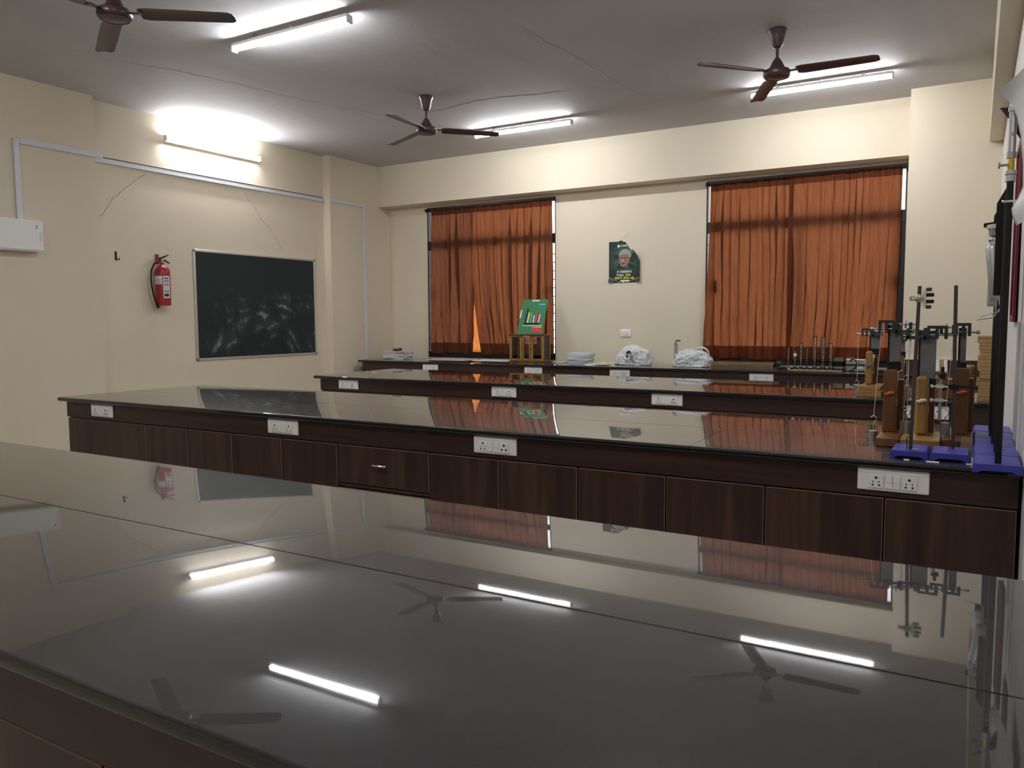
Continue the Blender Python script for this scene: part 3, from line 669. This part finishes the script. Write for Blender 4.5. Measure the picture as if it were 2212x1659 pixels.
for s in (-1, 1): bx(s * (W2 - .012) - .0015, s * (W2 - .012) + .0015, -D2 + .028, D2 - .028, .022, H2).build('side_pane', M_glass, bc)
bx(-W2 + .028, W2 - .028, D2 - .014, D2 - .011, .022, H2).build('back_pane', M_glass, bc)
for x in (-.06, .06): MB().ball((x, -D2 - .004, .16), .008, n=10, m=6).build('knob', M_black, bc)
bx(-.04, .04, -D2 - .0005, -D2 + .0025, H2 - .018, H2 - .004).build('name_plate', M_lblue, bc)
ba = MB(); ba.cyl((0, 0, .022), (0, 0, .25), .007); ba.cyl((-.13, 0, .255), (.13, 0, .255), .004)
for s in (-1, 1):
    ba.lathe([(.0, .085), (.032, .085), (.034, .092), (.0, .088)], 14, 0, Matrix.Translation((s * .125, 0, 0)))
    for dx in (-.03, .03): ba.cyl((s * .125, 0, .25), (s * .125 + dx, 0, .092), .001, n=5)
ba.build('balance_beam', M_brass, bc)
gb = thing('chart_board', 'green card chart with coloured bars leaning on top of the wooden case', 'chart', (-4.79, 8.60, T + .3485), R(3))
gb.rotation_euler = (R(-25), 0, R(3))
gw, gh = .345, .475
bx(-gw / 2, gw / 2, 0, .004, 0, gh).build('card', M_green, gb)
def gp(name, x0, x1, z0, z1, mt, M=None): MB().box(((x0 + x1) / 2, -.002, (z0 + z1) / 2), (x1 - x0, .004, z1 - z0), 0, 0).build(name, mt, gb)
for x, h_, mt in ((-.085, .205, M_navy), (-.047, .145, M_yel), (-.008, .135, M_sky), (.030, .105, M_mint), (.066, .145, M_redp), (.102, .118, M_pinkp)):
    b_ = MB().cyl((x, -.010, .142), (x, -.010, .142 + h_), .012, n=12).build('coloured_bar', mt, gb); MB().cyl((x, -.010, .132), (x, -.010, .143), .0125, n=12).build('bar_foot', M_black, b_)
gp('title_strip', -.045, .055, gh - .028, gh - .006, M_pinkp); gp('blue_strip', .055, .15, gh - .082, gh - .062, M_sky); gp('red_strip', .025, .15, .022, .085, M_redp); gp('yellow_strip', .03, .15, .086, .094, M_yel); gp('side_label', -gw / 2 - .004, -gw / 2 + .012, .22, .33, M_text)
for k, (x0, x1) in enumerate(((-.115, -.08), (-.073, -.048), (-.04, .002), (.006, .05), (.054, .10), (.103, .15))): gp('caption_word', x0, x1, .106, .117, M_text)

def bag(name, label, loc, dims, seed, holes=()):
    t = thing('plastic_bag', label, 'plastic bag', loc)
    bm = bmesh.new(); bmesh.ops.create_icosphere(bm, subdivisions=5, radius=1)
    for v in bm.verts:
        p = v.co.copy(); n1 = noise.noise(p * 1.6 + Vector((seed, 0, 0))); 
        rid = 1 - abs(noise.noise(p * 3.1 + Vector((0, seed, 0)))) * 2; rid2 = 1 - abs(noise.noise(p * 6.5 + Vector((0, 0, seed)))) * 2
        s = 1 + .22 * n1 + .10 * rid + .05 * rid2
        q = p * s; z = q.z
        if p.z < -.35: s2 = 1.08; q.x *= s2; q.y *= s2
        zz = max(-.55, z)
        v.co = Vector((q.x * dims[0] / 2.3, q.y * dims[1] / 2.3, (zz + .55) * dims[2] / 1.7))
    zmin = min(v.co.z for v in bm.verts)
    for v in bm.verts: v.co.z -= zmin
    me = bpy.data.meshes.new(name); bm.to_mesh(me); bm.free(); me.materials.append(M_bag)
    me.polygons.foreach_set('use_smooth', [True] * len(me.polygons)); me.set_sharp_from_angle(angle=R(40))
    link('sack', me, t); return t
b1 = bag('sack', 'opaque white crumpled plastic bag between leaflets and spring balance', (-3.36, 8.50, T), (.42, .30, .225), 4.2)
MB().prism(ell(0, 0, .035, .045, 10), -.012, 0, 'y').build('opening', M_hole, b1, (-.01, -.125, .125))
MB().prism([(-.03, -.03), (.03, -.05), (.02, .03), (-.02, .045)], -.006, 0, 'y').build('content_card', M_card, b1, (.01, -.132, .105))
b2 = bag('sack', 'white carrier bag with a looped handle beside the cardboard box', (-2.66, 8.46, T), (.46, .30, .20), 9.1)
def handle_strip(t, cx, cz, rx, rz, w):
    def fn(u, v):
        a = R(-20 + 220 * u); k = w * (.6 + .4 * math.sin(3.1 * u)); return (cx + (rx + .004 * math.sin(9 * u)) * math.cos(a), (v - .5) * k * 2 + .012 * math.sin(5 * u), cz + rz * math.sin(a) + (v - .5) * k * .6)
    MB().grid(24, 4, fn).build('carry_handle', M_bag, t, angle=70, fix=False)
handle_strip(b2, .09, .13, .085, .085, .022); handle_strip(b2, .05, .12, .075, .07, .02)
sp = thing('spring_balance', 'slim steel spring balance standing upright between the white bags', 'spring balance', (-2.90, 8.60, T))
bx(-.02, .02, -.008, .008, .06, .25, 0, .004).build('scale_body', M_steel, sp); bx(-.010, .010, -.0092, -.008, .10, .22).build('scale_face', M_paper, sp)
bx(-.004, .004, -.010, -.009, .14, .215).build('pointer_slot', M_hole, sp)
MB().cyl((0, 0, 0), (0, 0, .06), .005).lathe([(.0, 0), (.03, 0), (.028, .008), (.0, .010)], 16).build('foot', M_steel, sp)
MB().tube([(0, 0, .25), (0, 0, .272), (.012, 0, .284), (.04, 0, .280)], .006, 8).box((.028, 0, .282), (.05, .018, .012), 0, .003).build('top_hook', M_black, sp)
cbx = thing('flat_carton', 'flat brown carton wrapped in clear plastic under the right window', 'carton', (-2.08, 8.42, T), R(-1))
bx(-.32, .32, -.17, .17, 0, .068, 0, .004).build('carton_body', M_card, cbx)
MB().grid(40, 22, lambda u, v: (-.327 + .654 * u, -.177 + .354 * v, .071 + .006 * abs(noise.noise(Vector((u * 14, v * 9, 2)))))).build('plastic_wrap', M_lab, cbx, angle=70, fix=False)
MB().grid(40, 6, lambda u, v: (-.327 + .654 * u, -.178 - .004 * abs(noise.noise(Vector((u * 20, v * 3, 5)))), .071 * v)).build('plastic_wrap', M_lab, cbx, angle=70, fix=False)
MB().prism([(-.02, 0), (.05, 0), (.04, .05), (0, .085)], -.15, .15, 'y').build('wrap_end', M_lab, cbx, (.335, 0, 0))
cyls = [(-1.645, 8.44, .236, .010, 'slim'), (-1.585, 8.46, .190, .016, 'short'), (-1.525, 8.46, .272, .015, 'wide tall'), (-1.468, 8.46, .232, .010, 'thin'), (-1.395, 8.47, .345, .018, 'tallest'), (-1.318, 8.48, .335, .022, 'broad tall'), (-1.245, 8.48, .272, .019, 'rightmost')]
for k, (x, y, h_, r_, w_) in enumerate(cyls):
    c = thing('measuring_cylinder', '%s clear glass measuring cylinder from the left under the right window' % ORD[k], 'measuring cylinder', (x, y, T), group='glass measuring cylinders')
    MB().lathe([(r_, .012), (r_, h_ - .006), (r_ + .004, h_), (r_ + .002, h_ - .001), (r_ - .002, h_ - .006), (r_ - .002, .016), (.0, .016)], 20).build('barrel', M_lab, c)
    MB().lathe([(.0, 0), (r_ + .014, 0), (r_ + .014, .006), (r_ + .010, .012), (r_ + .001, .022), (.0, .014)], 8).build('foot', M_lab, c)
    gm = MB()
    for q in range(int(h_ / .022) - 2): gm.box((0, -r_ - .0004, .05 + q * .022), (r_ * (.9 if q % 2 else 1.2), .0006, .0014))
    gm.build('graduation_marks', M_text, c)
    if k == 1: MB().lathe([(r_ + .0006, .135), (r_ + .0006, .165)], 16).build('paper_label', M_paper, c)
for k, (x, y, w, h_) in enumerate(((-1.175, 8.56, .10, .125), (-1.075, 8.62, .09, .13))):
    g_ = thing('glass_trough', ('left', 'right')[k] + ' small rectangular glass trough behind the silver meter', 'glass trough', (x, y, T), group='glass troughs')
    for nm, a in (('wall', (-w / 2, w / 2, -.06, -.056, 0, h_)), ('wall', (-w / 2, w / 2, .056, .06, 0, h_)), ('wall', (-w / 2, -w / 2 + .004, -.056, .056, 0, h_)), ('wall', (w / 2 - .004, w / 2, -.056, .056, 0, h_)), ('bottom', (-w / 2 + .004, w / 2 - .004, -.056, .056, 0, .005))): bx(*a).build(nm, M_lab, g_)
ru = []
for k, (x, y, l, rz) in enumerate(((-1.36, 8.31, .52, .03), (-1.34, 8.26, .46, .06))):
    r_ = thing('wooden_ruler', ('rear', 'front')[k] + ' yellow wooden ruler lying before the glass cylinders', 'ruler', (x, y, T), rz)
    bx(-l / 2, l / 2, -.017, .017, 0, .009, 0, .002).build('blade', M_bwood, r_)
    gm = MB()
    for q in range(int(l / .02)): gm.box((-l / 2 + .01 + q * .02, -.008 if q % 5 else -.005, .0092), (.0012, .010 if q % 5 else .016, .0006))
    gm.build('scale_marks', M_black, r_)
ps = thing('power_supply', 'silver and black power supply box with a looped black cable', 'power supply', (-.985, 8.36, T), R(-4))
bx(-.09, .09, -.07, .07, .006, .125, 0, .006).build('casing', M_chrome, ps); bx(-.092, .092, -.075, .075, .06, .075).build('band', M_black, ps)
bx(.02, .07, -.0725, -.07, .03, .055).build('label', M_lblue, ps)
for x in (-.06, .06):
    for y in (-.05, .05): MB().cyl((x, y, 0), (x, y, .007), .01, n=10).build('foot', M_black, ps)
MB().tube([(-.05, -.076, .10), (-.03, -.10, .125), (.0, -.11, .12), (.02, -.11, .09), (.01, -.11, .05), (-.02, -.10, .02), (-.06, -.10, .006), (-.12, -.09, .005), (-.15, -.06, .005)], .005, 8).build('cable', M_black, ps)

# ------------------------------------------------------------------ apparatus on the second and third benches
def wingnut(parent, loc, mt, name='wing_nut'):
    m_ = MB(); m_.ball((0, 0, 0), .008, (1, .8, 1), 10, 6)
    for s in (-1, 1): m_.ball((s * .010, 0, s * .003), .008, (1.2, .45, .75), 10, 6)
    m_.cyl((0, 0, 0), (0, .03, 0), .004, n=8); return m_.build(name, mt, parent, loc)
def slotted_weight(parent, loc, n, r):
    p = Vector(loc)
    h_ = MB().cyl((0, 0, 0), (0, 0, .075), .0025, n=8).tube([(.0, 0, .07), (.010, 0, .082), (.012, 0, .094), (0, 0, .102), (-.011, 0, .095)], .0024, 7).build('weight_hanger', M_chrome, parent, p)
    for k in range(n): MB().lathe([(.0, .0), (r, .0), (r, .0105), (r - .001, .012), (.0, .012)], 20).build('slotted_disc', M_steel, h_, (0, 0, .0125 * k))
def clamp_frame(parent, loc, w, flip=1):
    """dark enamelled double U bracket with through screws"""
    m_ = MB(); t = .0125
    a = flip
    def bar(x0, x1, z0, z1): m_.box(((x0 + x1) / 2 * a, 0, (z0 + z1) / 2), (abs(x1 - x0), .02, abs(z1 - z0)), 0, .0015)
    bar(-w / 2, .0, -.034, -.034 + t); bar(-w / 2, -w / 2 + t, -.034, .010); bar(-t, .01, -.034, .012); bar(.0, w / 2, .008, .008 + t); bar(w / 2 - t, w / 2, -.034, .010); bar(w * .20, w * .20 + t, -.034, .010)
    o = m_.build('clamp_frame', M_dgreen, parent, loc)
    s = MB(); s.cyl((a * (-w / 2 - .015), 0, .002), (a * (-.01), 0, .002), .0035, n=8); s.cyl((a * w * .05, 0, -.018), (a * (w / 2 + .02), 0, -.018), .004, n=8); s.build('through_screw', M_steel, o)
    MB().cyl((a * (w / 2 + .018), 0, -.018), (a * (w / 2 + .032), 0, -.018), .007, n=12).build('screw_knob', M_steel, o)
    MB().cyl((a * (-w / 2 + .022), 0, .002), (a * (-w / 2 + .028), 0, .002), .017, n=18).build('pulley_wheel', M_steel, o)
    return o
def apparatus(label, loc, wood, bw, bd, bh, px, pwid, ptop, plate_, nut, framew, flip, weights, second_step=False, arm=True, fz=.0):
    t = thing('lab_apparatus', label, 'lab apparatus', loc, group='wooden post and steel plate lab apparatus')
    bx(0, bw, 0, bd, 0, bh, 0, .003).build('base', wood, t)
    if second_step: bx(.01, bw - .01, .03, bd - .03, bh, bh + .03, 0, .003).build('base_step', wood, t); b0 = bh + .03
    else: b0 = bh
    py = bd * .42
    bev = .012 if wood == M_oak else .003
    bx(px, px + pwid, py, py + .035, b0, ptop, 0, bev).build('post', wood, t)
    bx(px + pwid * .3, px + pwid * 1.35, py + .13, py + .165, b0, ptop - .05, 0, .003).build('rear_post', M_dwood, t)
    x0, x1, z0, z1 = plate_
    bx(x0, x1, py + .05, py + .058, z0, z1, 0, .002).build('steel_plate', M_plates, t)
    bx(x0 - .006, x0, py + .045, py + .075, z0, z1, 0, .001).build('plate_edge_strip', M_black, t)
    if arm:
        MB().prism([(py + .036, ptop - .12), (py + .13, ptop - .05), (py + .13, ptop - .01), (py + .036, ptop - .07)], px + pwid * .55, px + pwid * .55 + .02, 'x').build('support_arm', M_steel if wood == M_oak else M_card, t)
        bx(px, px + pwid, py + .036, py + .13, ptop - .16, ptop - .135).build('cross_rail', wood, t)
    bx(x0 - .004, x1 + .004, py + .036, py + .072, z0 - .004, z0 + .035, 0, .002).build('plate_clamp', M_black, t)
    wingnut(t, (px + pwid / 2, py - .012, ptop - .10), nut)
    clamp_frame(t, ((x0 + x1) / 2 + fz, py + .03, z1), framew, flip)
    for wx, wy, wz, n, r, topz in weights:
        slotted_weight(t, (wx, wy, wz), n, r)
        MB().tube([(wx + .02 * (topz > .45), wy, topz), (wx, wy, wz + .10)], .0011, 5).build('thread', M_thread, t)
A = T
apparatus('red-brown lab apparatus with orange wing nut, leftmost on the second bench', (-.335, 3.50, A), M_dwood, .085, .45, .036, .006, .052, .303, (.020, .065, .30, .492), M_orange, .13, -1, [(-.028, .20, .0, 3, .017, .47), (.082, .30, .036, 3, .014, .46)])
apparatus('honey wood lab apparatus with white wing nut behind the retort stands', (-.246, 3.505, A), M_oak, .142, .30, .036, .042, .050, .282, (.052, .112, .235, .468), M_white, .15, 1, [(.012, .19, .036, 4, .014, .44)], fz=-.005)
apparatus('red-brown lab apparatus with orange wing nut nearest the blue wall stands', (-.098, 3.58, A), M_dwood, .104, .42, .034, .034, .052, .312, (.046, .069, .30, .478), M_orange, .115, 1, [(.004, .16, .034, 4, .019, .46)], fz=-.03)
apparatus('honey wood lab apparatus with blue wing nut on the third bench', (-.665, 5.66, A), M_oak, .150, .36, .040, .032, .046, .300, (.056, .114, .28, .432), M_bnut, .13, -1, [(-.01, .10, .0, 3, .014, .41)], True, fz=-.02)
apparatus('dark lab apparatus beside the blue-nut one on the third bench', (-.500, 5.70, A), M_dwood, .140, .34, .040, .052, .046, .270, (.056, .100, .26, .40), M_white, .12, 1, [(.12, .10, .04, 3, .014, .38)], True)

def stand_base(parent, w, d, h_):
    m_ = MB(); r = .008
    prof = [(-w / 2, 0), (-w / 2 + .002, h_ - r), (-w / 2 + r, h_), (w / 2 - r, h_), (w / 2 - .002, h_ - r), (w / 2, 0), (w / 2 - .014, 0), (w / 2 - .030, .008), (-w / 2 + .030, .008), (-w / 2 + .014, 0)]
    return m_.prism(prof, -d / 2, d / 2, 'y').build('base', M_blue, parent)
def retort(label, loc, rod, top, lean):
    t = thing('retort_stand', label, 'retort stand', loc, group='retort stands with blue bases')
    stand_base(t, .128, .185, .028)
    MB().cyl((rod[0], rod[1], .026), (rod[0] + lean, rod[1], top), .0065, n=12).build('rod', M_rod, t)
    MB().tube([(rod[0] - .012, rod[1] - .006, .028), (rod[0] - .012, rod[1] - .006, .075), (rod[0], rod[1] - .006, .082), (rod[0] + .004, rod[1] - .006, .078)], .0022, 6).build('hook', M_rod, t)
    return t
ra = retort('retort stand with blue base carrying a pronged clamp near its top', (-.196, 3.335, T), (.003, -.055), .637, .012)
c = MB(); c.ball((0, 0, 0), .014, (1, 1, 1.2), 12, 8); c.box((.002, 0, .0), (.03, .022, .022), 0, .004); bo = c.build('boss_head', mat('cream_enamel', (0.52, 0.47, 0.36), 0.45), ra, (.013, -.055, .592))
wingnut(bo, (-.004, -.022, 0), mat('brass_nut', (0.55, 0.48, 0.28), .35, .4))
bx(-.030, -.012, -.010, .010, -.008, .008, 0, .002).build('clamp_screw', M_steel, bo)
MB().prism([(.010, -.012), (.010, .012), (.016, .034), (.030, .038), (.026, .0), (.030, -.038), (.016, -.034)], -.006, .006, 'y').build('jaw', M_alu, bo)
for k, (z, mt) in enumerate(((.032, M_rod), (.012, M_black), (-.012, M_black), (-.032, M_rod))): bx(.024, .050 if abs(z) < .02 else .042, -.008, .008, z - .0065, z + .0065, 0, .002).build('prong', mt, bo)
rb_ = retort('retort stand with blue base holding a steel tube in a side clamp', (-.0625, 3.335, T), (.006, .05), .640, -.010)
bo = MB().cyl((0, -.014, 0), (0, .014, 0), .012, n=12).box((0, 0, 0), (.03, .024, .02), 0, .003).build('boss_head', M_black, rb_, (.004, .05, .262))
MB().tube([(0, 0, 0), (-.02, -.01, .004), (-.035, -.03, -.010)], .0055, 8).tube([(0, 0, 0), (.04, 0, .002), (.075, .0, -.006)], .003, 8).build('clamp_arm', M_black, bo)
hb = MB(); hb.cyl((-.045, -.04, -.125), (-.045, -.04, .045), .0055, n=12); hb.cyl((-.052, -.035, -.06), (-.052, -.035, .02), .0025, n=8); hb.build('steel_tube', M_steel, bo)
for z in (.002, -.05):
    MB().box((-.047, -.042, z), (.030, .018, .014), 0, .003).cyl((-.075, -.042, z), (-.02, -.042, z), .0035, n=8).cyl((-.078, -.042, z), (-.070, -.042, z), .008, n=10).build('screw_block', M_chrome, bo)
MB().lathe([(.0, .03), (.012, .03), (.014, .05), (.006, .055), (.006, .075), (.0, .077)], 14, 0, Matrix.Translation((-.040, -.035, 0))).build('black_knob', M_black, bo)
for k, (x, y, rz) in enumerate(((-.20, 3.205, .1), (-.115, 3.20, -.02), (.002, 3.21, .2))):
    pc = thing('paper_scrap', ('small square white paper scrap before the pronged clamp stand', 'oblong white paper scrap between the two retort stands', 'bent white paper strip at the corner of the first wall stand')[k], 'paper scrap', (x, y, T), rz)
    (MB().box((0, 0, .001), ((.018, .042, .02)[k], .02, .002)) if k < 2 else MB().box((0, 0, .001), (.022, .016, .002)).box((.010, 0, .012), (.003, .016, .022))).build('paper', M_paper, pc)
pn = thing('metal_pin', 'bright metal pin lying on the blue base of the clamp stand', 'pin', (-.178, 3.275, T + .029), .1)
MB().cyl((-.011, 0, .0025), (.011, 0, .0025), .0025, n=8).build('pin_shaft', M_chrome, pn)
sc_ = thing('card_tag', 'folded cream card leaning on the right apparatus base', 'card', (-.012, 3.56, T), .1)
MB().prism([(-.022, 0), (.022, 0), (.020, .05), (-.018, .052)], 0, .003, 'y', 0, Matrix.Rotation(R(-12), 4, 'X')).build('card', M_card, sc_)

# tall stands along the right wall
YS = [3.165, 3.390, 3.610, 3.835, 4.065]
LBS = ['tall black stand nearest the camera with a slotted metal tube on top', 'second tall black stand from the camera along the right wall', 'tall black stand along the right wall carrying the tilted tin cylinder', 'fourth tall black stand carrying the upright tin cylinder', 'farthest tall black stand on a blue base along the right wall']
RX = [.083, .084, .080, .076, .076]
for k, y in enumerate(YS):
    t = thing('tall_stand', LBS[k], 'stand', (.0815, y, T), group='tall black stands on blue bases')
    stand_base(t, .146, .215, .030)
    x = RX[k] - .0815; tops = (.97, .95, .93, .92, .90)
    y0 = -.06 if k == 0 else -.03
    MB().box((x, y0, (.028 + tops[k]) / 2), (.020, .026, tops[k] - .028), 0, .003).build('post', M_black, t)
    if k > 0:
        w = .020
        MB().prism([(x - .012 - w, .60), (x + .014, .60), (x + .014, tops[k] + .05), (x + .004, tops[k] + .05), (x - .012 - w, tops[k] - .02)], y0 + .014, y0 + .020, 'y').build('back_board', M_black, t)
        for z in (.66, .80, .90): MB().cyl((x - .006, y0 + .013, z), (x - .006, y0 + .010, z), .004, n=8).build('rivet', M_chrome, t)
    if k == 0:
        m_ = MB().cyl((x, y0, .965), (x, y0, .985), .016, n=20).cyl((x, y0, .988), (x, y0, 1.0), .017, n=20); m_.build('collar', M_zinc, t)
        MB().cyl((x, y0, .985), (x, y0, 1.045), .010, n=16).build('brass_sleeve', M_brass, t)
        m_ = MB().cyl((x, y0, 1.04), (x, y0, 1.06), .014, n=20).cyl((x, y0, 1.06), (x, y0, 1.19), .0115, n=20).cyl((x, y0, 1.19), (x, y0, 1.205), .0145, n=20).cyl((x, y0, 1.205), (x, y0, 1.215), .010, .005, n=20)
        tb = m_.build('metal_tube', M_steel, t)
        for z in (1.085, 1.15): bx(x - .003, x + .003, y0 - .0125, y0 - .0112, z - .028, z + .024).build('slot', M_paper, tb)
        MB().cyl((x - .032, y0, 1.02), (x - .008, y0, 1.02), .004, n=10).cyl((x - .036, y0, 1.02), (x - .031, y0, 1.02), .010, n=14).build('side_knob', M_steel, t)
        MB().box((x, y0 - .016, .90), (.045, .006, .008), 0, .002, ).build('wing_bolt', M_chrome, t)
    if k in (2, 3):
        tilt = R(6) if k == 2 else 0.0
        g_ = link('tin_reservoir', None, t, (x - (.010 if k == 2 else .012), y0 - .045, .565 if k == 3 else .585)); g_.rotation_euler = (0, -tilt, 0)
        rr = .026
        me = MB().lathe([(.0, 0), (rr * .93, 0), (rr, .012), (rr, .195), (rr * .9, .205), (rr * .4, .212), (.0, .212)], 24).mesh('tin_can', [M_zinc]); link('tin_can', me, g_)
        MB().cyl((0, 0, .21), (0, 0, .235), .010, n=14).ball((0, 0, .232), .015, (1, 1, .9), 14, 8).build('valve', M_chrome, g_)
        MB().cyl((0, 0, .245), (0, 0, .275), .011, n=14).build('stem', M_steel, g_); MB().cyl((0, 0, .273), (0, 0, .288), .017, n=16).build('cap', M_white, g_)
        MB().box((0, .02, .290), (.05, .055, .012), 0, .002).build('bracket', M_black, g_)
        MB().tube([(.004, -.02, 0), (.006, -.022, -.03), (-.002, -.022, -.045), (-.06, -.022, -.055)], .0018, 6).build('wire_hook', M_chrome, g_)
# right wall notice board, charts and conduit
nb = thing('notice_board', 'narrow maroon framed notice board on the right wall', 'notice board', (XR, 4.12, 1.36))
bx(-.008, 0, 0, .36, 0, .80).build('panel', M_maroon, nb)
for a in ((-.02, 0, 0, .03, 0, .80), (-.02, 0, .33, .36, 0, .80), (-.02, 0, .03, .33, 0, .03), (-.02, 0, .03, .33, .77, .80)): bx(*a, 0, .002).build('frame_rail', M_maroon, nb)
ch = thing('wall_chart', 'white paper chart curling away from the right wall', 'chart', (XR - .003, 2.62, 1.68))
PR = [(0, .048), (.07, .062), (.13, .066), (.2, .048), (.28, .036), (.45, .038), (.65, .048), (.8, .062), (.9, .080), (.96, .098), (1.0, .120)]
def prof_(v):
    for (a, p), (b, q) in zip(PR, PR[1:]):
        if v <= b: return p + (q - p) * (v - a) / (b - a)
    return PR[-1][1]
MB().grid(16, 40, lambda u, v: (-.004 - prof_(v) * (.2 + .8 * u ** 1.5), u * .48, v * .44 - .03 * max(0, v - .9) * u)).build('sheet', M_paper, ch, angle=70, fix=False)
ch2 = thing('wall_chart', 'black chart with a drooping corner above the tallest stand', 'chart', (XR - .003, 3.46, 1.78))
MB().grid(16, 30, lambda u, v: (-.003 - .105 * max(0, v - .5) ** .7 / .5 ** .7 * max(0, 1 - u * 1.6) ** .7, u * .34, v * .40 - .035 * max(0, v - .8) / .2 * max(0, 1 - u * 2))).build('sheet', mat('black_chart_paper', (0.012, 0.012, 0.014), 0.8, spec=0.2), ch2, angle=70, fix=False)
for k, (y, w) in enumerate(((3.45, .05), (3.75, .04))):
    cdn = thing('wall_conduit', ('nearer', 'farther')[k] + ' white vertical conduit on the right wall behind the stands', 'conduit', (XR, y, T + .002))
    bx(-.012, 0, 0, w, 0, .50, 0, .002).build('duct', M_white, cdn)

# ------------------------------------------------------------------ boxes on the third bench
zz = T
hs = [.048, .046, .047, .044, .046, .048, .040, .044, .042]
for k, h_ in enumerate(hs):
    w = .115 if k not in (2, 8) else .125
    b = thing('wooden_box', nth('flat yellow wooden box', 'the tall stack by the right wall')(k, 9), 'wooden box', (.086 + random.uniform(-.006, .006) - (.006 if k == 8 else 0), 5.83 + random.uniform(-.008, .008), zz), random.uniform(-.03, .03), 'yellow wooden boxes in a stack')
    bx(-w / 2, w / 2, -.12, .12, 0, h_ * .62, 0, .002).build('tray', M_bwood, b); bx(-w / 2, w / 2, -.12, .12, h_ * .62 + .0012, h_ - .0005, 0, .002).build('lid', M_bwood, b)
    zz += h_
def carton(label, loc, d, mt, rz=0.0, cat='carton'):
    b = thing('carton', label, cat, loc, rz)
    bx(-d[0] / 2, d[0] / 2, -d[1] / 2, d[1] / 2, 0, d[2], 0, .003).build('body', mt, b)
    bx(-.015, .015, -d[1] / 2 - .0006, d[1] / 2 + .0006, d[2] * .5, d[2] + .0008).build('tape', M_card if mt != M_card else M_dwood, b)
    return b
carton('lower dark brown box left of the wooden box stack', (-.035, 5.86, T), (.095, .20, .115), M_dwood)
carton('upper dark brown box wrapped in plastic left of the wooden box stack', (-.035, 5.86, T + .1165), (.085, .18, .095), M_dwood, .05)
MB().grid(10, 10, lambda u, v: (-.048 + .096 * u, -.096 + .05 * v, .06 + .045 * v + .006 * noise.noise(Vector((u * 6, v * 6, 1))))).build('plastic_wrap', M_lab, bpy.data.objects['carton.001'], angle=70, fix=False)
carton('long brown wooden box between the third bench apparatus and dark boxes', (-.215, 5.86, T), (.21, .22, .125), M_dwood, 0, 'wooden box')
carton('tan box carrying the white lid on the third bench', (-.20, 5.84, T + .127), (.115, .14, .045), M_card)
wbx = thing('box_lid', 'white printed box lid tilted on the tan box', 'box lid', (-.200, 5.80, T + .174), R(4))
MB().box((0, 0, .040), (.112, .012, .085), 0, .002, Matrix.Rotation(R(-30), 4, 'X')).build('lid', M_paper, wbx)
MB().box((.022, -.0065, .040), (.026, .003, .083), 0, .001, Matrix.Rotation(R(-30), 4, 'X')).build('tape', M_card, wbx)
